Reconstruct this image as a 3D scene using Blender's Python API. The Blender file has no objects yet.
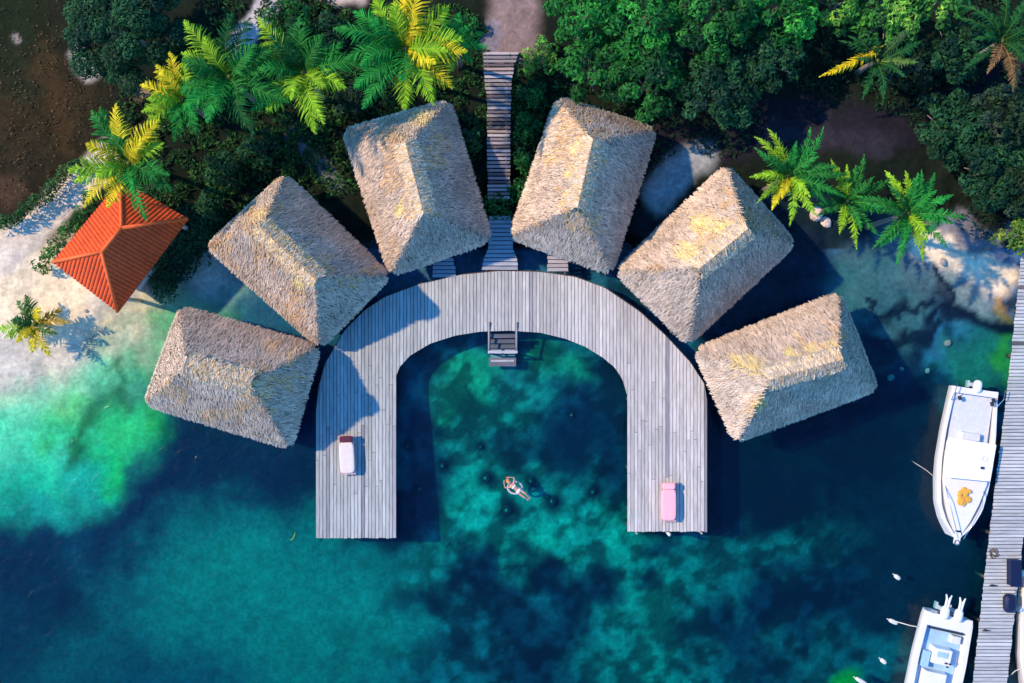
import bpy, math, random
import numpy as np
from mathutils import Vector, Matrix
random.seed(7); rng=np.random.default_rng(7)
sc=bpy.context.scene; COL=sc.collection
H=48.0; F=960.0
def P(px,py,z=0.0):
    return Vector(((px-512)/F*(H-z),(341.5-py)/F*(H-z),z))
def PX(x,y,z=0.0):
    return 512+x*F/(H-z), 341.5-y*F/(H-z)

# ------------------------------------------------------------------ noise
_lat=rng.random((256,256))
def vnoise(x,y):
    xi=np.floor(x).astype(int); yi=np.floor(y).astype(int); fx=x-xi; fy=y-yi
    fx=fx*fx*(3-2*fx); fy=fy*fy*(3-2*fy)
    a=_lat[xi&255,yi&255]; b=_lat[(xi+1)&255,yi&255]; c=_lat[xi&255,(yi+1)&255]; d=_lat[(xi+1)&255,(yi+1)&255]
    return (a*(1-fx)+b*fx)*(1-fy)+(c*(1-fx)+d*fx)*fy
def fbm(x,y,o=4,s=0.0):
    r=0;a=1;t=0
    for k in range(o):
        r=r+a*vnoise(x*2**k+17.3*k+s,y*2**k+9.1*k+s*1.7); t+=a; a*=.55
    return r/t

# ------------------------------------------------------------------ materials
def newmat(name):
    m=bpy.data.materials.new(name); m.use_nodes=True; nt=m.node_tree; nt.nodes.clear()
    out=nt.nodes.new('ShaderNodeOutputMaterial'); return m,nt,out
def N(nt,t,**kw):
    n=nt.nodes.new(t)
    for k,v in kw.items(): setattr(n,k,v)
    return n
def mat(name,col=(.5,.5,.5),rough=.7,attr=False,nscale=0,namt=.3,bump=0,metal=0,stretch=(1,1,1),spec=.3,nscale2=0,namt2=.3):
    m,nt,out=newmat(name); b=N(nt,'ShaderNodeBsdfPrincipled'); L=nt.links.new
    b.inputs['Roughness'].default_value=rough; b.inputs['Metallic'].default_value=metal
    b.inputs['Specular IOR Level'].default_value=spec
    L(b.outputs[0],out.inputs[0])
    c=N(nt,'ShaderNodeMix',data_type='RGBA',blend_type='MULTIPLY'); c.inputs[0].default_value=1
    if attr:
        a=N(nt,'ShaderNodeAttribute',attribute_name='tone'); L(a.outputs['Color'],c.inputs[6])
        c.inputs[7].default_value=(*col,1)
    else:
        c.inputs[6].default_value=(*col,1); c.inputs[7].default_value=(1,1,1,1)
    last=c.outputs[2]
    tc=N(nt,'ShaderNodeTexCoord'); mp=N(nt,'ShaderNodeMapping'); mp.inputs['Scale'].default_value=stretch
    L(tc.outputs['Object'],mp.inputs[0])
    for sc_,am in ((nscale,namt),(nscale2,namt2)):
        if sc_:
            n=N(nt,'ShaderNodeTexNoise'); n.inputs['Scale'].default_value=sc_; n.inputs['Detail'].default_value=5; n.inputs['Roughness'].default_value=.65
            L(mp.outputs[0],n.inputs[0])
            r=N(nt,'ShaderNodeMapRange'); r.inputs[1].default_value=.25; r.inputs[2].default_value=.75; r.inputs[3].default_value=1-am; r.inputs[4].default_value=1+am
            L(n.outputs[0],r.inputs[0])
            q=N(nt,'ShaderNodeMix',data_type='RGBA',blend_type='MULTIPLY'); q.inputs[0].default_value=1
            L(last,q.inputs[6]); L(r.outputs[0],q.inputs[7]); last=q.outputs[2]
            if bump:
                bp=N(nt,'ShaderNodeBump'); bp.inputs['Strength'].default_value=bump; bp.inputs['Distance'].default_value=.05
                L(n.outputs[0],bp.inputs['Height']); L(bp.outputs[0],b.inputs['Normal'])
    L(last,b.inputs['Base Color'])
    return m
def leafmat(name):
    m,nt,out=newmat(name); L=nt.links.new
    a=N(nt,'ShaderNodeAttribute',attribute_name='tone')
    b=N(nt,'ShaderNodeBsdfPrincipled'); b.inputs['Roughness'].default_value=.6; b.inputs['Specular IOR Level'].default_value=.12
    t=N(nt,'ShaderNodeBsdfTranslucent'); mx=N(nt,'ShaderNodeMixShader'); mx.inputs[0].default_value=.28
    L(a.outputs['Color'],b.inputs['Base Color']); L(a.outputs['Color'],t.inputs[0])
    L(b.outputs[0],mx.inputs[1]); L(t.outputs[0],mx.inputs[2]); L(mx.outputs[0],out.inputs[0]); return m
M={}
M['leaf']=leafmat('leaf')
M['thatch']=mat('thatch',(1,1,1),.9,attr=True,nscale=3,namt=.18,spec=.05,nscale2=.6,namt2=.12)
M['thatch_base']=mat('thatch_base',(.2,.16,.12),.95,nscale=8,namt=.4,spec=.05)
M['board']=mat('weathered_board',(1,1,1),.8,attr=True,nscale=9,namt=.3,spec=.15,stretch=(1,.12,1),nscale2=.7,namt2=.2)
M['boardx']=mat('weathered_board_cross',(1,1,1),.8,attr=True,nscale=9,namt=.3,spec=.15,stretch=(.12,1,1),nscale2=.7,namt2=.2)
M['timber']=mat('dark_timber',(.10,.075,.06),.85,nscale=6,namt=.3)
M['greytimber']=mat('grey_timber',(.28,.27,.27),.85,nscale=6,namt=.3)
M['trunk']=mat('palm_trunk',(.22,.18,.14),.9,nscale=7,namt=.35,stretch=(1,1,4))
M['tile']=mat('terracotta_tile',(1,1,1),.6,attr=True,nscale=6,namt=.28,spec=.25,nscale2=.9,namt2=.25)
M['plaster']=mat('cream_plaster',(.6,.52,.4),.85,nscale=4,namt=.1)
M['gel']=mat('white_gelcoat',(.72,.71,.68),.35,spec=.5,nscale=2.5,namt=.05)
M['gelgrey']=mat('nonskid_deck',(.60,.62,.63),.6,nscale=5,namt=.12)
M['bluedeck']=mat('pale_blue_deck',(.32,.52,.66),.5,nscale=3,namt=.15)
M['canvas']=mat('white_canvas',(.80,.80,.80),.8,nscale=4,namt=.05)
M['outb']=mat('motor_cowl',(.72,.74,.72),.3,spec=.5,nscale=4,namt=.05)
M['outbg']=mat('grey_motor_cowl',(.42,.52,.60),.3,spec=.5,nscale=4,namt=.05)
M['dark']=mat('black_rubber',(.03,.03,.035),.5,nscale=5,namt=.1)
M['metal']=mat('stainless_steel',(.6,.6,.6),.25,metal=1,nscale=5,namt=.05)
M['yellow']=mat('yellow_cloth',(.72,.36,.05),.85,nscale=9,namt=.25)
M['navy']=mat('navy_plastic',(.006,.012,.045),.5,nscale=4,namt=.15)
M['cream']=mat('cream_cushion',(.68,.60,.52),.85,nscale=6,namt=.07)
M['pink']=mat('pink_cushion',(.85,.42,.44),.85,nscale=6,namt=.07)
M['pinkframe']=mat('pink_frame',(.60,.36,.33),.6,nscale=6,namt=.1)
M['maroon']=mat('maroon_cloth',(.09,.02,.035),.85,nscale=6,namt=.1)
M['rope']=mat('rope',(.6,.58,.5),.9,nscale=20,namt=.2)
M['skin']=mat('skin',(.55,.28,.19),.5,nscale=6,namt=.06)
M['hair']=mat('blond_hair',(.45,.22,.08),.6,nscale=14,namt=.2)
M['swim']=mat('white_swimwear',(.8,.78,.76),.8,nscale=8,namt=.04)
M['vinyl']=mat('pale_vinyl',(.42,.50,.48),.3,spec=.5,nscale=5,namt=.05)
M['rock']=mat('rock',(.30,.27,.24),.9,nscale=4,namt=.4,bump=.4)
M['palerock']=mat('pale_rock',(.62,.50,.42),.9,nscale=4,namt=.3,bump=.4)
M['coral']=mat('coral',(.03,.035,.045),.95,nscale=6,namt=.5,bump=.5)
M['coraltop']=mat('coral_top',(.35,.28,.25),.95,nscale=6,namt=.2)
M['buoy']=mat('white_float',(.60,.60,.54),.6,nscale=8,namt=.12)

# ------------------------------------------------------------------ mesh builder
class MB:
    def __init__(s): s.v=[]; s.f=[]; s.c=[]; s.n=0
    def add(s,verts,faces,col=(1,1,1)):
        s.v.append(np.asarray([tuple(v) for v in verts],dtype=float).reshape(-1,3))
        for k,f in enumerate(faces):
            s.f.append([i+s.n for i in f]); s.c.append(col)
        s.n+=len(verts)
    def quads(s,V,C):   # V (n,4,3)  C (n,3)
        n=len(V); s.v.append(V.reshape(-1,3)); idx=np.arange(n*4).reshape(n,4)+s.n
        s.f.extend(idx.tolist()); s.c.extend([tuple(c) for c in C]); s.n+=n*4
    def box(s,c,size,rz=0,col=(1,1,1),taper=1.0):
        a=Matrix.Rotation(rz,3,'Z'); c=Vector(c); hx,hy,hz=size[0]/2,size[1]/2,size[2]/2
        vs=[]
        for z in (-1,1):
            k=taper if z>0 else 1
            for x,y in ((-1,-1),(1,-1),(1,1),(-1,1)): vs.append(c+a@Vector((x*hx*k,y*hy*k,z*hz)))
        s.add(vs,[(3,2,1,0),(4,5,6,7),(0,1,5,4),(1,2,6,5),(2,3,7,6),(3,0,4,7)],col)
    def hexa(s,q,z0,z1,col=(1,1,1)):   # prism of 4 xy points (ccw)
        vs=[(p[0],p[1],z0) for p in q]+[(p[0],p[1],z1) for p in q]; n=len(q)
        s.add(vs,[tuple(range(n))[::-1],tuple(range(n,2*n))]+[(i,(i+1)%n,n+(i+1)%n,n+i) for i in range(n)],col)
    def tube(s,pts,rad,n=8,col=(1,1,1),cap=True):
        pts=[Vector(p) for p in pts]; rad=rad if isinstance(rad,(list,tuple)) else [rad]*len(pts)
        vs=[]
        for i,p in enumerate(pts):
            t=(pts[min(i+1,len(pts)-1)]-pts[max(i-1,0)]).normalized()
            u=t.cross(Vector((0,0,1)));
            if u.length<1e-3: u=Vector((1,0,0))
            u.normalize(); w=t.cross(u)
            for k in range(n):
                a=2*math.pi*k/n; vs.append(p+(u*math.cos(a)+w*math.sin(a))*rad[i])
        fs=[]
        for i in range(len(pts)-1):
            for k in range(n):
                fs.append((i*n+k,i*n+(k+1)%n,(i+1)*n+(k+1)%n,(i+1)*n+k))
        if cap: fs.append(tuple(range(n))[::-1]); fs.append(tuple(range((len(pts)-1)*n,len(pts)*n)))
        s.add(vs,fs,col)
    def ell(s,c,r,n=12,m=8,col=(1,1,1),jit=0,pw=1.0):
        vs=[];c=Vector(c)
        for j in range(m+1):
            th=math.pi*j/m
            for k in range(n):
                a=2*math.pi*k/n; q=1+random.uniform(-jit,jit)
                sx=math.sin(th)*math.cos(a); sy=math.sin(th)*math.sin(a); sz=math.cos(th)
                f=lambda t:math.copysign(abs(t)**pw,t)
                vs.append((c.x+r[0]*f(sx)*q,c.y+r[1]*f(sy)*q,c.z+r[2]*f(sz)*q))
        fs=[]
        for j in range(m):
            for k in range(n): fs.append((j*n+k,(j+1)*n+k,(j+1)*n+(k+1)%n,j*n+(k+1)%n))
        s.add(vs,fs,col)
    def build(s,name,m,parent=None,origin=(0,0,0),smooth=False):
        me=bpy.data.meshes.new(name); V=np.concatenate(s.v)-np.array(tuple(origin))
        me.from_pydata(V.tolist(),[],s.f)
        at=me.attributes.new('tone','FLOAT_COLOR','FACE')
        C=np.ones((len(s.f),4)); C[:,:3]=np.array(s.c).reshape(-1,3); at.data.foreach_set('color',C.ravel())
        if smooth: me.polygons.foreach_set('use_smooth',[True]*len(me.polygons))
        me.materials.append(m); me.update()
        o=bpy.data.objects.new(name,me); COL.objects.link(o)
        if parent: o.parent=parent
        else: o.location=origin
        return o
def tag(o,label,cat,group=None):
    o['label']=label; o['category']=cat
    if group: o['group']=group
    return o
def thing(name,label,cat,loc,group=None,rz=0):
    o=bpy.data.objects.new(name,None); COL.objects.link(o); o.location=loc; o.rotation_euler=(0,0,rz)
    o.empty_display_size=.3
    return tag(o,label,cat,group)
def copy_thing(root,loc,rz,label,group=None,scale=1):
    r=root.copy(); COL.objects.link(r); r.location=loc; r.rotation_euler=(0,0,rz); r.scale=(scale,)*3; r['label']=label
    if group: r['group']=group
    for ch in list(root.children):
        c=ch.copy(); COL.objects.link(c); c.parent=r
        for g in list(ch.children):
            d=g.copy(); COL.objects.link(d); d.parent=c
    return r

# ------------------------------------------------------------------ terrain
HP=[(-60,-60,.9),(250,-60,.9),(512,-60,.9),(800,-60,.9),(1080,-60,.9),(0,0,.8),(250,0,.8),(500,0,.85),(750,0,.8),(1000,0,.8),(0,150,.7),(150,200,.55),(300,130,.55),
(420,140,.5),(500,120,.55),(580,150,.4),(660,130,.45),(750,130,.55),(870,140,.6),(1000,150,.7),(1080,200,.6),(-60,200,.7),(0,230,.6),(0,300,.4),(60,320,.28),(100,290,.32),(-60,330,.35),(20,350,.2),
(0,385,.0),(60,370,.02),(70,400,-.25),(-60,390,.0),(110,345,-.12),(130,325,-.03),(160,290,.12),(200,275,.05),(170,330,-.25),(120,390,-.5),(200,300,-.15),(60,440,-.7),(0,440,-.6),(30,500,-1.2),(120,430,-.8),(100,480,-1.2),(-60,560,-2),(0,560,-1.9),(200,440,-1.7),
(280,250,.0),(250,310,-.4),(300,300,-.5),(350,200,.2),(380,290,-.4),(440,240,.0),(500,230,.15),(500,270,-.4),(500,310,-.8),(500,360,-1.1),(420,360,-1.1),(600,280,-.5),(590,350,-1.1),(620,220,.05),(680,180,.25),(720,220,-.1),(700,300,-.6),(800,230,-.1),(860,240,-.12),
(820,290,-.5),(880,270,-.35),(920,240,.12),(945,250,.28),(985,262,.3),(1005,285,.2),(1080,290,.2),(925,285,-.18),(960,290,-.12),(990,305,-.15),(900,320,-.4),(980,350,-.7),(1020,350,-.6),(940,330,-.45),(850,400,-1.4),(780,320,-.9),(760,460,-2.2),(870,460,-2.0),
(500,430,-1.7),(500,500,-2.0),(500,560,-2.3),(300,560,-2.1),(200,560,-2.2),(100,650,-2.5),(300,680,-2.4),(500,680,-2.5),(700,680,-2.5),(900,680,-2.4),(1080,680,-2.3),(1000,450,-1.6),(940,420,-1.4),(650,520,-2.2),(800,560,-2.3),(-60,740,-2.8),(512,760,-2.8),(1080,760,-2.8)]
HPa=np.array(HP,float)
def hfield(px,py):
    px=np.clip(px,-80,1100); py=np.clip(py,-80,780)
    num=np.zeros_like(px);den=np.zeros_like(px)
    for x,y,h in HPa:
        d2=(px-x)**2+(py-y)**2; w=1/(d2+18**2)**2; num+=w*h; den+=w
    h=num/den
    return np.where(h<0,h*.5,h)
def gh(x,y):
    z=0.0
    for _ in range(3):
        px,py=PX(x,y,z); z=float(hfield(np.array([float(px)]),np.array([float(py)]))[0])
    return z
def axis(a,b,step):
    core=np.arange(a,b+step/2,step); ext=[];d=step
    while sum(ext)<900: d*=1.35; ext.append(d)
    e=np.cumsum(ext); return np.concatenate([(a-e)[::-1],core,b+e])
XS=axis(-29,29,.15); YS=axis(-20.5,20.5,.15)
GX,GY=np.meshgrid(XS,YS)
px,py=PX(GX,GY)
for _ in range(2): px,py=PX(GX,GY,hfield(px,py))
pcx=np.clip(px,-70,1094); pcy=np.clip(py,-70,753)
wx=(fbm(pcx/22,pcy/22,4,1)-.5); wy=(fbm(pcx/22,pcy/22,4,5)-.5)
wx2=(fbm(pcx/55,pcy/55,3,11)-.5); wy2=(fbm(pcx/55,pcy/55,3,15)-.5)
HZ=hfield(px+14*wx,py+14*wy)+ .10*(fbm(pcx/14,pcy/14,4,3)-.5)
C=np.zeros(GX.shape+(3,))
def stroke(pts,r,col,a=1.0,soft=.5,warp=1.0):
    """soil / sand / weed patch: distance to a polyline, ragged edge"""
    global C
    X=pcx+warp*(34*wx+40*wx2); Y=pcy+warp*(34*wy+40*wy2)
    best=np.full(X.shape,1e9)
    if len(pts)==1: pts=pts*2
    for (x0,y0),(x1,y1) in zip(pts[:-1],pts[1:]):
        dx,dy=x1-x0,y1-y0; L=dx*dx+dy*dy+1e-6
        t=np.clip(((X-x0)*dx+(Y-y0)*dy)/L,0,1)
        best=np.minimum(best,np.hypot(X-x0-t*dx,Y-y0-t*dy))
    k=np.clip((r*(1+soft)-best)/(2*r*soft+1e-6),0,1); k=k*k*(3-2*k)*a
    C=C*(1-k[...,None])+np.array(col)*k[...,None]
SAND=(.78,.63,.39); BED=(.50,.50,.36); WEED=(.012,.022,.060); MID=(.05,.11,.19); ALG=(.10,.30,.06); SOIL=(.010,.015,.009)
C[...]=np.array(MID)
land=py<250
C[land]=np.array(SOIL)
# --- open sea bed
def bed(lst,col,a=.85,soft=.75,warp=1.0):
    for x,y,r in lst: stroke([(x,y)],r,col,a,soft,warp)
DK=(.012,.025,.07)
stroke([(-60,560),(60,560),(140,500),(240,460),(300,420)],48,DK,.9,.8)
stroke([(0,690),(120,660),(200,640),(250,600)],50,(.02,.06,.13),.8,.9)
bed([(180,570,60),(260,560,60),(330,600,85),(220,500,30),(280,660,50),(400,610,45),(380,665,40)],(.10,.21,.24),.6)
bed([(80,600,45),(60,650,50)],(.05,.12,.18),.6)
bed([(470,450,60),(480,500,55),(440,540,45),(560,540,50),(610,560,45),(560,480,40),(640,620,50),(690,590,40),(650,670,50),(500,400,55),(530,505,45)],(.16,.27,.28),.7)
bed([(470,490,28),(450,410,22),(535,535,25),(520,420,20),(515,575,14),(620,530,30),(650,590,30)],(.22,.40,.36),.75,.9)
bed([(740,545,32),(790,540,32),(850,530,32),(700,560,30),(760,575,22),(660,560,25)],(.09,.19,.23),.8,.9)
bed([(570,560,26),(610,640,26),(590,520,22),(545,455,26)],(.16,.27,.28),.7,.9)
bed([(560,360,30),(600,400,26),(550,385,26),(470,380,40),(460,410,36)],(.04,.15,.13),.8,.9)
bed([(545,350,16),(580,375,18),(470,375,20),(440,400,12)],(.06,.32,.17),.8,.9)
# dark sea grass
bed([(485,560,24),(470,580,22),(505,590,22),(440,605,17),(415,600,20),(560,590,26),(600,580,24),(545,575,22),(590,605,20),(500,630,30),(560,640,32),(530,675,36),(350,640,20),(340,520,18),(400,525,30)],WEED,.9,.6,1.3)
bed([(600,440,42),(620,480,30),(580,400,22),(430,340,24),(425,470,26),(415,430,22),(415,505,24),(610,370,24),(500,345,18),(560,440,26),(520,450,22)],WEED,.85,.6,1.2)
bed([(740,620,45),(700,640,40),(790,610,45),(830,580,32),(860,565,28),(800,650,45),(880,600,40),(760,590,20),(650,585,16),(660,545,18)],WEED,.85,.65,1.3)
bed([(740,470,55),(800,440,60),(860,420,55),(900,480,55),(850,490,50),(920,540,40),(800,490,40),(720,500,20),(660,500,30),(930,440,30),(900,400,45),(720,420,40),(960,600,50),(1000,560,45),(1010,480,40)],(.010,.018,.035),.95,.5)
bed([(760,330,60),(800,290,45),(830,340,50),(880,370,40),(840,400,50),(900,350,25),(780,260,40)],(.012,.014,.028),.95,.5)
bed([(700,655,22),(735,600,16),(690,610,14),(780,640,14),(830,640,16),(820,680,30),(760,560,18),(600,655,30)],(.07,.15,.20),.6,.9)
stroke([(255,470),(290,500),(300,440),(345,470)],26,WEED,.9,.7)
bed([(240,420,50),(200,450,40),(160,470,36),(300,400,50),(350,400,50),(380,340,30),(300,460,30),(130,500,26)],WEED,.92,.6)
# fine mottling of weed tufts and sand
mo=fbm(pcx/13,pcy/13,5,21); mo2=fbm(pcx/30,pcy/30,4,33)
mk=np.clip((mo*.6+mo2*.4-.40)/.20,0,1); mk=mk*mk*(3-2*mk); wl_=np.clip((pcx-330)/120,.12,1); mo3=np.clip((fbm(pcx/7,pcy/7,4,51)-.38)/.24,0,1)
C*=(1-wl_+wl_*(.34+.75*mk+.35*mo3*mk))[...,None]
bed([(200,590,50),(300,600,60),(370,620,40),(250,560,30)],(.12,.27,.27),.5,.9)
bed([(950,520,40),(930,600,40),(960,600,40),(900,500,40),(960,460,30),(905,560,36),(870,610,30),(740,500,22),(770,480,40)],(.008,.016,.036),.85,.7)
bed([(20,570,36),(60,600,30),(10,640,40),(110,540,26),(150,500,26),(210,480,30),(280,480,26)],(.006,.016,.05),.8,.9)
bed([(760,500,30),(730,450,30),(800,500,26),(850,460,40),(900,430,40)],(.005,.008,.02),.85,.8)
# shallows, left
stroke([(-60,455),(45,455),(85,435)],50,(.36,.62,.36),.95,.85)
stroke([(70,400),(130,350),(190,330)],34,(.24,.50,.16),.85,.8)
stroke([(-60,420),(30,420),(90,385)],36,(.46,.70,.36),.9,.8)
bed([(95,425,19),(112,405,15),(88,440,12),(140,350,12),(165,385,14),(150,410,12),(125,380,10)],(.04,.12,.03),.85,.9,1.4)
bed([(120,440,22),(150,420,20),(115,470,14),(60,420,20)],(.20,.60,.12),.7,.9)
bed([(40,510,18),(85,480,20)],(.22,.42,.36),.6,.9)
# shallows, right reef
stroke([(870,265),(905,300),(880,330)],34,(.06,.085,.10),.8,.6)
bed([(935,285,25),(975,295,20),(890,250,24),(865,285,18),(905,325,20)],(.13,.17,.17),.75,.8)
bed([(985,350,26),(975,375,22),(960,365,20)],(.05,.17,.12),.9,.6)
stroke([(1003,330),(1008,380)],8,(.10,.30,.03),.8,.8)
stroke([(948,312),(985,318),(1006,328)],9,(.012,.012,.016),.97,.5,.6)
bed([(930,330,13),(935,278,5),(938,300,5),(930,305,9),(880,300,6),(890,315,9),(870,330,12),(880,345,14)],(.014,.014,.02),.93,.6,1.2)
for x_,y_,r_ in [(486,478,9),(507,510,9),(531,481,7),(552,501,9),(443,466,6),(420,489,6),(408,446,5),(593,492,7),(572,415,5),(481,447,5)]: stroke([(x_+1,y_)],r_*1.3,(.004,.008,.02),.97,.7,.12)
bed([(860,300,24),(850,270,18),(905,280,22),(915,255,16)],(.12,.16,.165),.7,.8)
bed([(955,285,17),(985,300,14),(945,270,12)],(.30,.31,.27),.8,.8)
for pts_,r_ in (([(934,262),(938,285),(944,305),(930,322)],5),([(872,283),(884,292),(888,312),(905,318),(925,312)],4),([(944,308),(965,312),(1004,326)],8),([(880,345),(900,335),(930,345),(945,325)],6),([(850,330),(862,350),(850,380)],8)):
    stroke(pts_,r_*.7,(.006,.007,.012),.95,.7,.9)
bed([(852,677,9),(840,684,8)],(.08,.40,.03),.9,.8,.3)
bed([(590,440,22),(560,455,18),(620,400,16),(430,500,16),(520,545,12)],(.008,.016,.04),.8,.7)
# --- land cover
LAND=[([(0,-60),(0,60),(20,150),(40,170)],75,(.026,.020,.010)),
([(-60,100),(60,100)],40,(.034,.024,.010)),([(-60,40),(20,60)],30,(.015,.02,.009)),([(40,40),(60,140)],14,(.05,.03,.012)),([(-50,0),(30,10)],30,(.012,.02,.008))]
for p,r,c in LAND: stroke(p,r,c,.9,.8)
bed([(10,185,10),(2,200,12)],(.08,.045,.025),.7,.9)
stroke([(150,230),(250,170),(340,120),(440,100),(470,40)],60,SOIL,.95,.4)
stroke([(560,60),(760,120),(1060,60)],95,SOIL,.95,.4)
stroke([(-60,300),(0,290),(60,300),(110,310)],52,SAND,1,.35)
stroke([(-60,380),(30,365),(80,350)],22,(.60,.54,.40),.9,.8)
stroke([(-60,300),(10,255),(50,215),(110,155)],17,(.66,.55,.40),1,.25,.35)
stroke([(110,305),(160,285),(210,275),(230,290)],17,(.44,.42,.32),.9,.7)
stroke([(95,350),(130,320),(180,310)],16,(.42,.42,.22),.7,.9)
stroke([(226,60),(262,15),(275,-30)],11,(.46,.42,.40),1,.3,.3)
stroke([(78,58),(92,72)],9,(.48,.42,.34),1,.5,.4); stroke([(12,33),(14,36)],4,(.3,.25,.2),.9,.5,.3)
stroke([(322,-8),(355,-2)],12,(.50,.40,.32),1,.4,.4); stroke([(128,78),(150,90)],6,(.4,.28,.18),.7,.6)
stroke([(516,-60),(516,45)],25,(.24,.17,.145),1,.3,.35); stroke([(495,20),(493,50)],7,(.22,.20,.22),.8,.5,.4)
stroke([(292,128),(315,155),(338,185)],9,(.16,.17,.16),.8,.6,.4)
stroke([(560,140),(700,150),(800,120),(900,135),(960,110),(1040,60)],22,(.016,.014,.020),.9,.4,.6)
stroke([(770,135),(880,145)],12,(.028,.025,.034),.8,.7,.5)
stroke([(660,200),(690,165),(700,160)],16,(.34,.36,.34),.9,.5,.4)
stroke([(560,190),(640,220),(720,235),(800,245)],10,(.02,.02,.025),.9,.6)
stroke([(925,240),(960,255),(1000,275)],17,(.74,.60,.40),1,.4,.6)
stroke([(960,225),(1000,235)],12,(.20,.19,.20),.9,.5)
stroke([(1003,295),(1008,310)],5,(.42,.25,.07),.8,.7)
stroke([(130,200),(240,250),(300,210)],18,(.022,.035,.016),.9,.6)
stroke([(160,275),(178,245),(195,215)],16,(.012,.02,.01),.95,.4,.3)
C*= (1+.5*(fbm(pcx/5,pcy/5,3,8)-.5))[...,None]
C=np.clip(C,.004,.9)
ny,nx=GX.shape
V=np.stack([GX,GY,HZ],-1).reshape(-1,3)
ii=(np.arange(ny-1)[:,None]*nx+np.arange(nx-1)[None,:]).ravel()
Fq=np.stack([ii,ii+1,ii+nx+1,ii+nx],-1)
me=bpy.data.meshes.new('ground'); me.vertices.add(len(V)); me.vertices.foreach_set('co',V.ravel())
me.loops.add(Fq.size); me.loops.foreach_set('vertex_index',Fq.ravel()); me.polygons.add(len(Fq)); me.polygons.foreach_set('loop_start',np.arange(len(Fq))*4)
me.update(calc_edges=True); me.polygons.foreach_set('use_smooth',np.ones(len(Fq),bool))
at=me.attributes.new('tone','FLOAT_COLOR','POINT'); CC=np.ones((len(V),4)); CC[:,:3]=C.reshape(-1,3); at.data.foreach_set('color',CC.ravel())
M['ground']=mat('ground',(1,1,1),.95,attr=True,nscale=1.1,namt=.22,bump=.3,spec=.05,nscale2=5,namt2=.3)
me.materials.append(M['ground']); g=bpy.data.objects.new('ground',me); COL.objects.link(g); g['kind']='structure'

# ------------------------------------------------------------------ water
m,nt,out=newmat('sea_water'); L=nt.links.new
tr=N(nt,'ShaderNodeBsdfTransparent'); gl=N(nt,'ShaderNodeBsdfGlossy'); gl.inputs['Roughness'].default_value=.22
df=N(nt,'ShaderNodeBsdfDiffuse'); df.inputs[0].default_value=(.0,.03,.14,1)
m1=N(nt,'ShaderNodeMixShader'); m1.inputs[0].default_value=.08
lw=N(nt,'ShaderNodeLayerWeight'); lw.inputs[0].default_value=.5; pw_=N(nt,'ShaderNodeMath',operation='POWER'); pw_.inputs[1].default_value=5; fr=N(nt,'ShaderNodeMath',operation='MULTIPLY_ADD'); fr.inputs[1].default_value=.95; fr.inputs[2].default_value=.02; L(lw.outputs['Facing'],pw_.inputs[0]); L(pw_.outputs[0],fr.inputs[0]); m2=N(nt,'ShaderNodeMixShader')
tc=N(nt,'ShaderNodeTexCoord'); n1=N(nt,'ShaderNodeTexNoise'); n1.inputs['Scale'].default_value=1.6; n1.inputs['Detail'].default_value=4; n1.inputs['Distortion'].default_value=.6
bp=N(nt,'ShaderNodeBump'); bp.inputs['Strength'].default_value=.6; bp.inputs['Distance'].default_value=.10
L(tc.outputs['Object'],n1.inputs[0]); L(n1.outputs[0],bp.inputs['Height']); L(bp.outputs[0],gl.inputs['Normal']); L(bp.outputs[0],lw.inputs['Normal'])
L(tr.outputs[0],m1.inputs[1]); L(df.outputs[0],m1.inputs[2]); L(fr.outputs[0],m2.inputs[0]); L(m1.outputs[0],m2.inputs[1]); L(gl.outputs[0],m2.inputs[2]); L(m2.outputs[0],out.inputs[0])
va=N(nt,'ShaderNodeVolumeAbsorption'); va.inputs['Color'].default_value=(0,.945,.893,1); va.inputs['Density'].default_value=2.4; L(va.outputs[0],out.inputs['Volume'])
b=MB(); b.box((0,0,-2.5),(1700,1700,5.0)); w=b.build('water',m); w['kind']='structure'

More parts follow.
